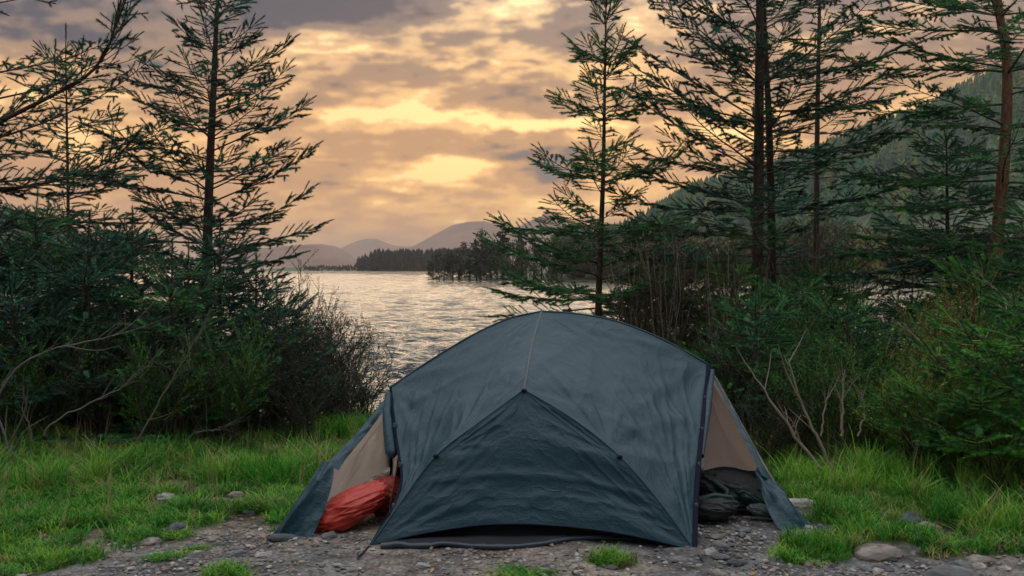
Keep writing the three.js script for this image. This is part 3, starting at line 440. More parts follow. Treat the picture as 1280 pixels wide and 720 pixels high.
function spray(len, seed) {
  const R = rng(seed), n = new Acc(), w = new Acc(), step = 0.058; let q = V(0, 0, 0), ang = 0;
  for (let y = 0; y < len - 0.01; y += step) {
    ang += (R() - 0.5) * 0.16; const r = q.clone().add(V(Math.sin(ang) * step, Math.cos(ang) * step, 0.012 * (R() - 0.4)));
    if (y < len * 0.18) w.tube([q, r], [0.0036, 0.0034], 3); else shoot(n, w, q, r, R);
    if (y > 0.06) for (const sd of [-1, 1]) if (R() < 0.9) { const sl = Math.min((len - y) * 0.5 + 0.035, 0.095) * (0.75 + 0.4 * R()), a2 = ang + sd * (0.75 + 0.3 * R()); shoot(n, w, r, r.clone().add(V(Math.sin(a2) * sl, Math.cos(a2) * sl, 0.03 * sl * (R() - 0.5) * 8)), R); }
    q = r;
  }
  shoot(n, w, q, q.clone().add(V(Math.sin(ang) * 0.05, Math.cos(ang) * 0.05, 0)), R);
  const N = n.build(), Wd = w.build();
  const tint = (g, c) => { const m = g.attributes.position.count, a = new Float32Array(m * 3); for (let i = 0; i < m; i++) a.set(c, i * 3); g.setAttribute('color', new THREE.BufferAttribute(a, 3)); return g; };
  return mergeGeometries([tint(N, [1, 1, 1]), tint(Wd, [1.1, 0.62, 0.55])]);
}
const SPR = [[0.10, 3], [0.18, 3], [0.27, 3], [0.38, 3]].map(([l, n], i) => Array.from({ length: n }, (_, k) => [l, spray(l, 100 + i * 10 + k)]));
const needleM = M.needle.clone(); needleM.vertexColors = true;
function pickSpray(l, R) { let i = 0; while (i < 3 && l > (SPR[i][0][0] + SPR[i + 1][0][0]) / 2) i++; const k = Math.floor(R() * 3); return [i * 3 + k, l / SPR[i][k][0]]; }
class Crown { constructor() { this.m = Array.from({ length: 12 }, () => []); this.c = Array.from({ length: 12 }, () => []); }
  put(o, dir, flat, l, col, R) { const [i, s] = pickSpray(l, R), y = dir.clone().normalize(), z = V().crossVectors(V().crossVectors(y, flat), y); if (z.lengthSq() < 1e-6) z.set(0, 0, 1).cross(y); z.normalize(); const x = V().crossVectors(y, z); this.m[i].push(new THREE.Matrix4().makeBasis(x.multiplyScalar(s), y.multiplyScalar(s), z.multiplyScalar(s * 0.9)).setPosition(o)); this.c[i].push(col); }
  build(t, name = 'needles') { this.m.forEach((m, i) => { if (m.length) copies(name, SPR[Math.floor(i / 3)][i % 3][1], needleM, m, this.c[i], t); }); } }
// one limb: bowed wood with flat fans of sprays either side
function limb(t, crown, o, az, el, L, R, opt, name = 'branch') {
  const n = 9, pts = [o.clone()], dirs = [], up = opt.upturn ?? 0.5; let e = el, a = az, q = o.clone();
  for (let k = 0; k < n; k++) { e += up * (k / n - 0.3) / n * 2.2 + (R() - 0.5) * 0.09; a += (R() - 0.5) * 0.13; const d = V(Math.cos(a) * Math.cos(e), Math.sin(e), Math.sin(a) * Math.cos(e)); dirs.push(d); q = q.clone().addScaledVector(d, L / n); pts.push(q); }
  const acc = new Acc(), r0 = (opt.r ?? 0.0075) * (0.5 + L * 0.75); acc.tube(pts, pts.map((_, k) => lerp(r0, 0.0028, (k / n) ** 0.8)), 6);
  const step = opt.step ?? 0.075, bare = opt.bare ?? 0.2;
  for (let s = bare + R() * 0.05; s < 1; s += step / L) {
    const f = s * n, k = Math.min(n - 1, Math.floor(f)), p = V().lerpVectors(pts[k], pts[k + 1], f - k), d = dirs[k], side = V(-d.z, 0, d.x).normalize(), flat = V().crossVectors(side, d).normalize();
    for (const sd of [-1, 1]) { if (R() > (opt.fill ?? 0.82)) continue;
      const l = Math.min(opt.maxSide ?? 0.34, (0.07 + 0.42 * L * (1 - s) ** 0.8) * (0.65 + 0.6 * R()) * sstep(-0.1, 0.35, s) + 0.03), w = 0.85 + 0.35 * R();
      const sp = V().addScaledVector(d, Math.cos(w)).addScaledVector(side, sd * Math.sin(w)).addScaledVector(UPV, (opt.droop ?? -0.08) + (R() - 0.5) * 0.30);
      crown.put(p, sp, flat.clone().add(V((R() - .5) * 0.9, 0, (R() - .5) * 0.9)), l, opt.tint(R, l), R); }
    if (R() < 0.45 && s > 0.3) crown.put(p, d.clone().add(V(0, 0.9, 0)), side, 0.09, opt.tint(R, 0.1), R);
  }
  crown.put(pts[n], dirs[n - 1], UPV, 0.11, opt.tint(R, 0.1), R); for (const sd of [-1, 1]) crown.put(pts[n], dirs[n - 1].clone().addScaledVector(V(-dirs[n - 1].z, 0, dirs[n - 1].x), sd * 0.9), UPV, 0.09, opt.tint(R, 0.1), R);
  part(t, name, acc.build(), M.twig);
}
const tintDark = R => { const k = 0.75 + 0.6 * R(); return R() < 0.28 ? C(0.05 * k, 0.19 * k, 0.105 * k) : C(0.022 * k, 0.070 * k, 0.044 * k); };
const tintMid = R => { const k = 0.75 + 0.7 * R(); return R() < 0.35 ? C(0.075 * k, 0.25 * k, 0.075 * k) : C(0.036 * k, 0.125 * k, 0.050 * k); };
const tintFresh = R => { const k = 0.7 + 0.7 * R(); return R() < 0.35 ? C(0.12 * k, 0.36 * k, 0.05 * k) : C(0.048 * k, 0.18 * k, 0.046 * k); };
// trunk: [px, py, radius] down the photograph at one depth, extended to ground and tip
function spruce(o) {
  const R = rng(o.seed), d = o.d, top = o.trunk[0], bot = o.trunk[o.trunk.length - 1];
  const pts = o.trunk.map(([px, py]) => P(px, py, d)).reverse(), rr = o.trunk.map(a => a[2]).reverse();
  const gx = pts[0].x + (o.lean ?? 0), gy = groundY(gx, -d) - 0.05; pts.unshift(V(gx, gy, -d)); rr.unshift(rr[0] * 1.25);
  const base = V(gx, gy + 0.05, -d), t = thing(o.name ?? 'spruce_tree', o.label, 'tree', o.group, [base.x, base.y, base.z]);
  const loc = pts.map(p => p.clone().sub(base)), c = crv(loc), acc = new Acc(), n = 26, sp = [], sr2 = [];
  for (let k = 0; k <= n; k++) { const u = k / n, f = u * (rr.length - 1), i = Math.min(rr.length - 2, Math.floor(f)); sp.push(c.getPoint(u)); sr2.push(lerp(rr[i], rr[i + 1], f - i)); }
  acc.tube(sp, sr2, 10); part(t, 'trunk', acc.build(), o.barkM ?? M.bark);
  const at = y => { for (let k = 0; k < n; k++) if (sp[k + 1].y >= y) { const u = (y - sp[k].y) / (sp[k + 1].y - sp[k].y); return V().lerpVectors(sp[k], sp[k + 1], clamp(u)); } return sp[n].clone(); };
  const H = sp[n].y, crown = new Crown();
  const opt = { tint: tintDark, ...o.opt };
  // the leader
  for (let y = H - (o.leader ?? 0.5); y < H; y += 0.035) { const a = R() * 6.3; crown.put(at(y), V(Math.cos(a), 0.9, Math.sin(a)), UPV, 0.07 + 0.04 * R(), opt.tint(R, 0.1), R); }
  crown.put(sp[n], V(0, 1, 0), V(1, 0, 0), 0.14, opt.tint(R, 0.1), R);
  let y = H - (o.firstWhorl ?? 0.35), az = R() * 6.3;
  while (y > (o.low ?? 0.4)) {
    const down = H - y, L = o.reach(down, y), m = o.per ?? 6, el = o.rise(down, y);
    for (let k = 0; k < m; k++) { az += 6.283 / m + (R() - 0.5) * 0.45; limb(t, crown, at(y + (R() - 0.5) * 0.07), az, el + (R() - 0.5) * 0.22, L * (0.82 + 0.34 * R()), R, { ...opt, upturn: o.upturn ? o.upturn(down) : 0.5 }); }
    const gap = (o.gap ?? 0.36) * (0.85 + 0.3 * R());
    for (let k = 0; k < (o.inter ?? 4); k++) { az += 2.4; limb(t, crown, at(y - gap * (0.25 + 0.6 * R())), az, el + 0.1 + (R() - 0.5) * 0.35, L * (0.22 + 0.4 * R()), R, opt); }
    az += 0.5; y -= gap;
  }
  for (const [px, py, dd, list, r0] of o.bows ?? []) { const c2 = crv(list.map(a => P(...a).sub(base))), q = c2.getSpacedPoints(24), ac = new Acc(); ac.tube(q, q.map((_, i) => lerp(r0, 0.004, i / 24)), 8); part(t, 'bowed_limb', ac.build(), M.bark); for (let i = 4; i < 25; i++) { const g = c2.getTangentAt(Math.min(1, i / 24)), az2 = Math.atan2(g.z, g.x), e2 = Math.asin(g.y); for (const sd of [-1, 1]) if (R() < 0.5) limb(t, crown, q[i], az2 + sd * (0.6 + 0.6 * R()), e2 * 0.6 + (R() - 0.35) * 0.9, (0.28 + 0.3 * R()) * (1.2 - i / 40), R, { ...opt, bare: 0.1 }); crown.put(q[i], g.clone().add(V(0, (R() - 0.4) * 1.6, 0)), V(0, 0, 1), 0.14, opt.tint(R, 0.1), R); } }
  for (const [py, az2, el, L, up] of o.extra ?? []) limb(t, crown, at(P(640, py, d).y - base.y), az2, el, L, R, { ...opt, upturn: up ?? 0.5 });
  crown.build(t); return t;
}
const LEFT = Math.PI, RIGHT = 0;
spruce({ seed: 11, d: 9.4, label: 'tall dark spruce with a straight trunk rising above the thicket beside the red sack', trunk: [[277, -62, 0.006], [272, 0, 0.016], [267, 110, 0.028], [262, 220, 0.037], [259, 330, 0.046]], reach: dn => Math.min(0.78, 0.10 + dn * 0.34), rise: dn => 0.62 - 0.09 * dn, upturn: () => 0.35, gap: 0.40, firstWhorl: 0.2, leader: 0.4, per: 5, inter: 3, low: 1.2, opt: { maxSide: 0.20, step: 0.062, fill: 0.8 },
  extra: [[128, LEFT + 0.2, 0.35, 0.9], [190, RIGHT - 0.1, 0.5, 0.9], [255, RIGHT - 0.1, 0.45, 1.0], [300, RIGHT, 0.42, 0.95], [322, RIGHT - 0.15, 0.35, 1.0], [200, LEFT, 0.3, 1.05], [305, LEFT - 0.2, 0.15, 1.2], [250, LEFT + 0.2, 0.25, 1.15], [110, RIGHT - 0.2, 0.55, 0.75], [150, RIGHT + 0.15, 0.5, 0.8]] });
spruce({ seed: 23, d: 9.6, label: 'slim young spruce with a bare leader standing behind the tent', trunk: [[758, -14, 0.005], [756, 100, 0.013], [754, 215, 0.020], [751, 300, 0.026], [748, 388, 0.032]], reach: dn => Math.min(0.86, 0.11 + dn * 0.32), rise: dn => 0.62 - 0.17 * dn, gap: 0.56, firstWhorl: 0.14, leader: 0.7, per: 6, inter: 5, low: 0.5, opt: { tint: tintMid, step: 0.052, maxSide: 0.18, fill: 0.9 },
  extra: [[330, LEFT + 0.2, 0.35, 1.0], [345, LEFT - 0.2, 0.3, 1.05], [350, RIGHT + 0.2, 0.3, 1.0], [365, LEFT + 0.6, 0.15, 0.95], [370, RIGHT + 0.5, 0.15, 0.95], [375, LEFT + 0.1, 0.05, 0.9], [335, RIGHT - 0.2, 0.4, 0.9], [310, RIGHT + 0.6, 0.3, 0.8], [380, RIGHT + 0.1, 0.02, 0.95], [385, LEFT + 0.35, -0.05, 0.95]] });
spruce({ seed: 31, d: 9.5, label: 'tall spruce with two close trunks, the darker and thicker stem', trunk: [[951, -260, 0.012], [950, 0, 0.036], [949, 120, 0.042], [948, 250, 0.048], [946, 380, 0.054]], reach: dn => Math.min(1.2, 0.3 + dn * 0.32), rise: dn => clamp(0.85 - 0.16 * dn, 0.05, 0.7), upturn: dn => dn > 3.2 ? 0.7 : 0.25, gap: 0.44, per: 4, inter: 2, low: 1.0, opt: { maxSide: 0.20, step: 0.062, fill: 0.8 },
  extra: [[150, LEFT + 0.1, 0.6, 1.35, 0.2], [105, LEFT - 0.1, 0.6, 1.2, 0.2], [215, LEFT, 0.5, 1.3, 0.2], [260, LEFT + 0.15, 0.35, 1.15], [330, LEFT, 0.1, 1.2], [100, RIGHT, 0.2, 1.25], [140, RIGHT - 0.15, 0.1, 1.3], [180, LEFT - 0.15, 0.55, 1.3, 0.2], [60, LEFT + 0.1, 0.7, 1.2, 0.1], [300, LEFT - 0.15, 0.15, 1.3], [190, RIGHT + 0.1, 0.1, 1.3]] });
spruce({ seed: 37, d: 9.75, label: 'slimmer reddish spruce trunk close beside the thicker dark stem', trunk: [[951, -120, 0.008], [956, 40, 0.022], [961, 150, 0.030], [964, 260, 0.036], [965, 380, 0.044]], reach: dn => Math.min(1.05, 0.25 + dn * 0.28), rise: dn => clamp(0.7 - 0.16 * dn, 0.0, 0.6), gap: 0.6, per: 3, inter: 2, low: 1.0, opt: { maxSide: 0.20, step: 0.065, fill: 0.8, tint: tintMid } });
spruce({ seed: 43, d: 12.0, label: 'thin-stemmed spruce standing farther back behind the twin trunks', trunk: [[1026, -90, 0.008], [1024, 30, 0.020], [1022, 130, 0.026], [1020, 330, 0.036]], reach: dn => Math.min(0.9, 0.2 + dn * 0.25), rise: dn => 0.35 - 0.08 * dn, gap: 0.5, per: 3, inter: 1, low: 1.8, opt: { maxSide: 0.22, fill: 0.7 } });
const barkLit = M.bark.clone(); barkLit.map = noiseTex(256, (u, v) => { const n = tileN(u, v, 8, 5) * 0.5 + tileN(u, v * 0.25, 24, 3, 9) * 0.6; return [0.46 + 0.20 * n, 0.33 + 0.16 * n, 0.24 + 0.12 * n]; }); barkLit.map.repeat.set(5, 3);  // lighter orange bark copy, the warm sunlight painted into its map
spruce({ seed: 53, d: 9.0, label: 'bent spruce trunk coloured sunlit orange-brown with dense boughs at the thicket edge', barkM: barkLit, trunk: [[1238, -230, 0.018], [1247, 0, 0.034], [1258, 70, 0.040], [1258, 150, 0.046], [1251, 250, 0.052], [1241, 370, 0.058]], reach: dn => Math.min(1.35, 0.4 + dn * 0.36), rise: dn => clamp(0.6 - 0.16 * dn, -0.06, 0.6), upturn: () => 0.4, gap: 0.48, per: 4, inter: 2, low: 0.7, opt: { maxSide: 0.24, step: 0.065, tint: tintMid },
  extra: [[90, LEFT + 0.1, 0.1, 1.35], [130, LEFT - 0.1, -0.05, 1.3], [215, LEFT, -0.05, 1.2], [300, LEFT + 0.1, -0.1, 1.3], [40, LEFT + 0.15, 0.1, 1.3], [20, LEFT, 0.2, 1.1], [250, LEFT - 0.1, -0.05, 1.2], [110, RIGHT, 0.0, 0.7], [180, RIGHT + 0.3, 0, 0.7]] });
spruce({ seed: 59, d: 9.9, label: 'small dark spruce with a thin stem between the twin trunks and the bent trunk', trunk: [[1183, 175, 0.006], [1184, 260, 0.016], [1185, 400, 0.026]], reach: dn => Math.min(0.8, 0.16 + dn * 0.42), rise: dn => 0.4 - 0.22 * dn, gap: 0.26, firstWhorl: 0.16, leader: 0.2, per: 6, inter: 3, low: 0.3, opt: { maxSide: 0.26 } });
spruce({ seed: 61, d: 8.6, label: 'large spruce at the picture edge with a long bowed limb reaching over the thicket', trunk: [[-150, -330, 0.03], [-140, 0, 0.07], [-135, 200, 0.085], [-130, 400, 0.10]], reach: dn => Math.min(1.5, 0.5 + dn * 0.3), rise: dn => clamp(0.4 - 0.1 * dn, -0.1, 0.5), gap: 0.8, per: 3, inter: 0, low: 1.2, opt: { maxSide: 0.18, fill: 0.55, bare: 0.3, step: 0.09 },
  extra: [[215, RIGHT + 0.05, 0.35, 2.3, 0.9], [150, RIGHT - 0.15, 0.3, 2.0, 0.9], [110, RIGHT + 0.2, 0.1, 2.0, 0.3], [235, RIGHT, 0.08, 2.1, 0.4], [265, RIGHT - 0.2, 0.0, 2.3, 0.3], [190, RIGHT + 0.3, 0.0, 1.8, 0.3], [20, RIGHT + 0.1, 0.1, 1.6, 0.4], [250, RIGHT + 0.25, 0.1, 2.0, 0.3]],
  bows: [[0, 0, 0, [[-140, 205, 8.6], [-60, 185, 8.4], [0, 152, 8.3], [60, 122, 8.25], [112, 92, 8.2], [136, 58, 8.2], [148, 12, 8.2], [160, -40, 8.2]], 0.032], [0, 0, 0, [[-140, 265, 8.6], [-40, 245, 8.5], [40, 232, 8.5], [110, 215, 8.6], [170, 180, 8.6]], 0.022]] });
spruce({ seed: 67, d: 10.4, label: 'thin wiry spruce sapling between the bowed limb and the straight trunk', trunk: [[82, 60, 0.005], [84, 180, 0.012], [86, 320, 0.018]], reach: dn => Math.min(0.9, 0.2 + dn * 0.42), rise: dn => 0.4 - 0.1 * dn, gap: 0.3, firstWhorl: 0.2, per: 4, inter: 2, low: 0.9, opt: { maxSide: 0.22, fill: 0.5, bare: 0.35 } });

// young spruces filling the thicket
function young(px, d, h, seed, label, group, tint, reach = 0.75) {
  const x = X(px, d), gy = groundY(x, -d), pyTop = HORIZON - (gy + h - EYE) / d * FOC, pyMid = HORIZON - (gy + h * 0.35 - EYE) / d * FOC;
  spruce({ name: 'young_spruce', seed, d, label, group, trunk: [[px, pyTop, 0.006], [px, (pyTop + pyMid) / 2, 0.016], [px, pyMid, 0.022]], reach: dn => Math.min(reach, 0.14 + dn * 0.5), rise: dn => 0.5 - 0.3 * dn, gap: 0.2, firstWhorl: 0.1, leader: 0.14, per: 6, inter: 3, low: 0.12, opt: { tint, maxSide: 0.28, step: 0.075 } });
}
{
  const GL = 'young spruces in the thicket by the red sack', GR = 'young spruces in the thicket by the backpack';
  [[-20, 7.7, 1.64, .95, 'dense young spruce below the start of the bowed limb'], [45, 8.0, 1.68, .9, 'tall bushy young spruce behind the dark crooked trunk base'], [110, 7.7, 1.47, .9, 'dark young spruce behind the arching grey bough'], [165, 8.3, 1.55, .9, 'bushy young spruce behind the tip of the arching bough'], [215, 7.7, 1.26, .8, 'young spruce behind the steep bare stem in the thicket'], [275, 8.4, 1.47, .9, 'broad young spruce at the foot of the straight trunk'], [320, 8.7, 1.26, .7, 'young spruce between the straight trunk and the waterside shrubs'], [60, 9.3, 1.76, .9, 'young spruce under the thin wiry sapling, deep in the thicket'], [345, 8.1, 0.97, .55, 'low young spruce among the twiggy waterside shrubs'], [235, 9.6, 1.60, .8, 'young spruce just behind the straight trunk'], [130, 9.4, 1.68, .8, 'young spruce between the wiry sapling and the straight trunk'], [15, 7.2, 1.01, .7, 'low spruce bush over the dark crooked trunk base']].forEach(([px, d, h, r, l], i) => young(px, d, h, 200 + i, l, GL, i % 3 === 1 ? tintMid : tintDark, r));
  [[850, 9.2, 1.55, .7, 'young spruce among the brown broom behind the tent shoulder'], [915, 8.9, 1.5, .7, 'young spruce at the foot of the thicker twin trunk'], [985, 8.4, 1.25, .8, 'bright young spruce before the slimmer twin trunk'], [1040, 9.2, 1.6, .8, 'young spruce under the thin stem farther back'], [1060, 7.6, 0.95, .7, 'low young spruce behind the short straight stick'], [1140, 9.4, 1.3, .8, 'young spruce below the pale leaning dead stem'], [1120, 7.7, 0.85, .6, 'low spruce in front of the gleam of water in the thicket'], [1215, 8.2, 1.3, .8, 'young spruce between the small dark spruce and the bent trunk'], [1300, 8.0, 1.7, .9, 'tall young spruce in front of the bent trunk'], [800, 9.8, 1.85, .7, 'young spruce beside the slim spruce behind the tent'], [1000, 10.2, 1.9, .8, 'taller young spruce right behind the twin trunks'], [1240, 9.8, 1.8, .8, 'young spruce close behind the bent trunk'], [945, 7.6, 1.0, .6, 'low spruce behind the tip of the long leaning stick']].forEach(([px, d, h, r, l], i) => young(px, d, h, 300 + i, l, GR, i % 2 ? tintFresh : tintMid, r));
  young(1222, 6.1, 0.92, 411, 'fresh green low spruce bush crowding the grass at the thicket front', undefined, tintFresh, 0.8);
  young(1300, 5.9, 1.05, 413, 'green spruce bush with long bare twigs poking from it', undefined, tintFresh, 0.8);
}

// ------------------------------------------------------------------ leafy shrubs and broom
function sprig(seed, len, leaves, ll, lw) {
  const R = rng(seed), a = new Acc(), w = new Acc(), pts = []; for (let k = 0; k <= 4; k++) pts.push(V(0.02 * n3(k * 0.7, seed), len * k / 4, 0.02 * n3(k * 0.7, seed + 9))); w.tube(pts, [0.0022, 0.002, 0.0017, 0.0014, 0.001], 3);
  for (let k = 0; k < leaves; k++) { const f = 0.1 + 0.9 * (k + R()) / leaves, o = V(0, len * f, 0), az = R() * 6.3, e = 0.5 + 0.5 * R(), d = V(Math.cos(az) * Math.sin(e), Math.cos(e), Math.sin(az) * Math.sin(e)), s = V().crossVectors(d, V(R() - .5, R() - .5, R() - .5)).normalize().multiplyScalar(lw * 0.5), L = ll * (0.6 + 0.6 * R()), m = o.clone().addScaledVector(d, L * 0.5), tip = o.clone().addScaledVector(d, L);
    a.tri(o, m.clone().add(s), m.clone().sub(s)); a.tri(m.clone().add(s), tip, m.clone().sub(s)); }
  const tint = (g, c) => { const m = g.attributes.position.count, q = new Float32Array(m * 3); for (let i = 0; i < m; i++) q.set(c, i * 3); g.setAttribute('color', new THREE.BufferAttribute(q, 3)); return g; };
  return mergeGeometries([tint(a.build(), [1, 1, 1]), tint(w.build(), [1.2, 0.7, 0.6])]);
}
const leafM = M.leaf.clone(); leafM.vertexColors = true;
const SPG = [sprig(1, 0.16, 16, 0.020, 0.008), sprig(2, 0.20, 18, 0.018, 0.007), sprig(3, 0.14, 12, 0.022, 0.009)], BROOM = [sprig(7, 0.30, 20, 0.014, 0.004), sprig(8, 0.24, 16, 0.014, 0.004), sprig(9, 0.34, 18, 0.012, 0.004)];
function shrub(px, d, h, spread, stems, seed, label, group, tint, kit = SPG, wood = M.twig, dense = 0.045, cat = 'shrub', leanX = 0) {
  const R = rng(seed), x = X(px, d), gy = groundY(x, -d), t = thing('leafy_shrub', label, cat, group, [x, gy, -d]), ms = [[], [], []], cs = [[], [], []];
  for (let k = 0; k < stems; k++) {
    const a = R() * 6.3, L = h * (0.65 + 0.45 * R()), out = spread * (0.25 + 0.75 * R()), b = V((R() - .5) * 0.3 * spread, -0.03, (R() - .5) * 0.3 * spread), pts = [], n = 8;
    for (let i = 0; i <= n; i++) { const f = i / n; pts.push(V(b.x + Math.cos(a) * out * f ** 1.4 + leanX * f + 0.04 * n3(f * 4, k + seed), b.y + L * f * (1 - 0.1 * f * out), b.z + Math.sin(a) * out * f ** 1.4 + 0.04 * n3(f * 4, k + seed + 50))); }
    const acc = new Acc(); acc.tube(pts, pts.map((_, i) => lerp(0.0075, 0.0016, i / n)), 5);
    for (let s = 0.22 + R() * 0.1; s < 1; s += dense / L) { const f = s * n, i = Math.min(n - 1, Math.floor(f)), p = V().lerpVectors(pts[i], pts[i + 1], f - i), g = V().subVectors(pts[i + 1], pts[i]).normalize(), az = R() * 6.3, dir = g.clone().multiplyScalar(0.9).add(V(Math.cos(az) * 0.75, 0.2 * R(), Math.sin(az) * 0.75)).normalize();
      const side = (0.7 + 0.7 * R()) * (1.25 - 0.5 * s), j = Math.floor(R() * 3), z = V().crossVectors(dir, V(R() - .5, R(), R() - .5)).normalize(), xx = V().crossVectors(dir, z); ms[j].push(new THREE.Matrix4().makeBasis(xx.multiplyScalar(side), dir.clone().multiplyScalar(side * 1.15), z.multiplyScalar(side)).setPosition(p)); cs[j].push(tint(R)); }
    part(t, 'stem', acc.build(), wood);
  }
  ms.forEach((m, j) => { if (m.length) copies('leaves', kit[j], leafM, m, cs[j], t); }); return t;
}
const leafBright = R => { const k = 0.6 + 0.8 * R(); return R() < 0.3 ? C(0.17 * k, 0.28 * k, 0.045 * k) : C(0.08 * k, 0.24 * k, 0.035 * k); };
const leafDark = R => { const k = 0.6 + 0.7 * R(); return C(0.035 * k, 0.055 * k, 0.025 * k); }, leafGreen = R => { const k = 0.6 + 0.8 * R(); return C(0.06 * k, 0.20 * k, 0.03 * k); }, broomT = R => { const k = 0.6 + 0.8 * R(); return R() < 0.4 ? C(0.12 * k, 0.11 * k, 0.07 * k) : C(0.05 * k, 0.07 * k, 0.03 * k); }, yel = R => { const k = 0.6 + 0.8 * R(); return C(0.20 * k, 0.20 * k, 0.035 * k); };
{
  const GL = 'twiggy shrubs on the bank by the red sack', LL = 'dark twiggy shrub with small leaves against the water on the red sack side', LF = 'low leafy shrub where the grass meets the dark thicket by the red sack', GB = 'brown broom clumps behind the tent', LB = 'brown upright broom clump on the bank behind the tent', GG = 'green shrubs by the backpack doorway', LG = 'leafy green shrub in the thicket beyond the backpack doorway';
  [[345, 9.4, 1.6, .55, 20], [385, 9.2, 1.35, .5, 20], [405, 8.8, 1.15, .5, 20], [430, 9.6, 1.2, .45, 16], [372, 8.3, 0.95, .5, 20], [412, 8.2, 0.7, .45, 16], [447, 9.0, 0.75, .35, 12]].forEach(([px, d, h, s, n], i) => shrub(px, d, h, s, n, 500 + i, LL, GL, leafDark));
  [[330, 7.7, 0.85, .5, 22], [285, 7.4, 0.85, .5, 22], [238, 7.3, 0.8, .5, 20], [190, 7.2, 0.75, .5, 20], [120, 7.3, 0.8, .5, 20], [55, 7.2, 0.8, .5, 20], [160, 7.6, 1.0, .5, 20], [90, 7.6, 1.0, .5, 20], [375, 7.6, 0.6, .4, 18], [-10, 7.0, 0.8, .5, 18]].forEach(([px, d, h, s, n], i) => shrub(px, d, h, s, n, 520 + i, LF, 'low shrubs along the thicket foot by the red sack', i % 2 ? leafGreen : leafDark));
  [[795, 9.0, 1.75, .3, 30], [835, 8.8, 1.80, .3, 34], [870, 9.0, 1.75, .3, 34], [905, 8.6, 1.60, .3, 30], [990, 9.4, 2.10, .35, 30], [1030, 9.6, 2.15, .35, 30], [930, 9.3, 2.00, .3, 28], [1075, 9.6, 1.80, .35, 26]].forEach(([px, d, h, s, n], i) => shrub(px, d, h, s, n, 540 + i, LB, GB, broomT, BROOM, M.deadwood, 0.075));
  [[940, 7.4, 0.85, .5, 20], [990, 7.2, 0.8, .5, 20], [1050, 7.0, 0.75, .5, 20], [1100, 6.9, 0.65, .45, 18], [1150, 6.4, 0.6, .45, 22], [1260, 5.9, 0.6, .45, 24], [910, 7.7, 0.9, .45, 18], [1195, 6.2, 0.65, .45, 24], [1010, 7.8, 1.15, .5, 20], [965, 6.9, 0.5, .4, 16], [1090, 7.4, 0.9, .5, 20]].forEach(([px, d, h, s, n], i) => shrub(px, d, h, s, n, 570 + i, LG, GG, px > 1080 ? leafBright : i % 3 ? leafGreen : leafDark));
  shrub(1178, 7.0, 1.05, .4, 18, 590, 'yellow-green shrub above the spruce bush', undefined, yel);
  shrub(1220, 6.9, 1.1, .4, 16, 591, 'yellowish leafy shrub beside the bare forked twigs', undefined, yel);
}
// bare sticks and dead boughs, each followed from the photograph at its own depth
function stick(label, d, list, r0, forks = [], name = 'bare_branch', group, depth = 0) {
  const left = list[0][0] < 640, wood = left ? M.greywood : M.deadwood, R = rng(Math.round(d * 977 + list[0][0])); if (left) r0 *= 0.72;
  r0 *= 0.72; const pts = list.map(([x, y], i) => P(x, y, d + depth * i / (list.length - 1))), g0 = pts[0].clone();
  const t = thing(name, label, 'branch', group, [g0.x, g0.y, g0.z]); const c = crv(pts).getSpacedPoints(22), acc = new Acc(); c.forEach((q, i) => { if (i && i < 22) q.add(V(0.012 * n3(i * 0.6, d * 7 + list[0][0]), 0.012 * n3(i * 0.6, 9 + list[0][0]), 0)); q.sub(g0); }); acc.tube(c, c.map((_, i) => lerp(r0, r0 * 0.28, i / 22)), 7); part(t, 'stem', acc.build(), wood);
  for (let k = 0; k < 7; k++) { const at = 7 + Math.floor(R() * 15), o = c[at], g = V().subVectors(c[Math.min(22, at + 1)], c[at - 1]).normalize(), L = 0.08 + 0.22 * R(), dir = g.multiplyScalar(0.8).add(V((R() - .5) * 1.6, R() * 0.7, (R() - .5) * 0.8)).normalize(), q = [o.clone(), o.clone().addScaledVector(dir, L * 0.5).add(V(0.02 * (R() - .5), 0.02 * R(), 0)), o.clone().addScaledVector(dir, L).add(V(0, 0.03 * (R() - .3), 0))], a = new Acc(); a.tube(q, [r0 * 0.3, r0 * 0.22, r0 * 0.1], 4); part(t, 'side_twig', a.build(), wood); }
  for (const f of forks) { const q = crv(f.map(([x, y], i) => P(x, y, d + depth * 0.5 - 0.05 * i))).getSpacedPoints(10); q.forEach(v => v.sub(g0)); const a = new Acc(); a.tube(q, q.map((_, i) => lerp(r0 * 0.5, r0 * 0.18, i / 10)), 5); part(t, 'side_twig', a.build(), wood); }
}
stick('long pale leaning stick rising from the grass beside the backpack doorway', 6.35, [[1046, 612], [1030, 590], [1000, 552], [968, 508], [936, 460]], 0.019, [[[1000, 552], [992, 530], [980, 515]]]);
stick('pale upright stick forking beside the leaning stick', 6.45, [[1040, 585], [1022, 548], [1003, 505], [986, 448]], 0.016, [[[1003, 505], [985, 470], [972, 430]]]);
stick('short straight grey stump-like stick in the dark thicket', 6.5, [[1052, 545], [1053, 505], [1055, 462]], 0.014);
stick('thin curved grey twig beside the short straight stick', 6.45, [[1026, 545], [1032, 505], [1048, 475]], 0.008);
stick('forked pale twig standing in the grass before the spruce bush', 6.2, [[1140, 600], [1145, 565], [1152, 540]], 0.010, [[[1147, 560], [1142, 550], [1140, 540]], [[1149, 555], [1158, 552], [1163, 550]]]);
stick('slanting broken twig in the thicket grass', 6.4, [[1072, 545], [1082, 515], [1075, 490], [1060, 475]], 0.009, [[[1082, 515], [1088, 502], [1090, 496]]]);
stick('bare bent branch running out over the green spruce bush', 6.3, [[1290, 478], [1240, 478], [1205, 465], [1175, 452], [1150, 428], [1136, 412]], 0.012, [[[1225, 472], [1250, 488], [1290, 492]]]);
stick('pale leaning dead stem in the wood beyond the twin trunks', 11.5, [[1122, 372], [1132, 338], [1140, 306]], 0.022);
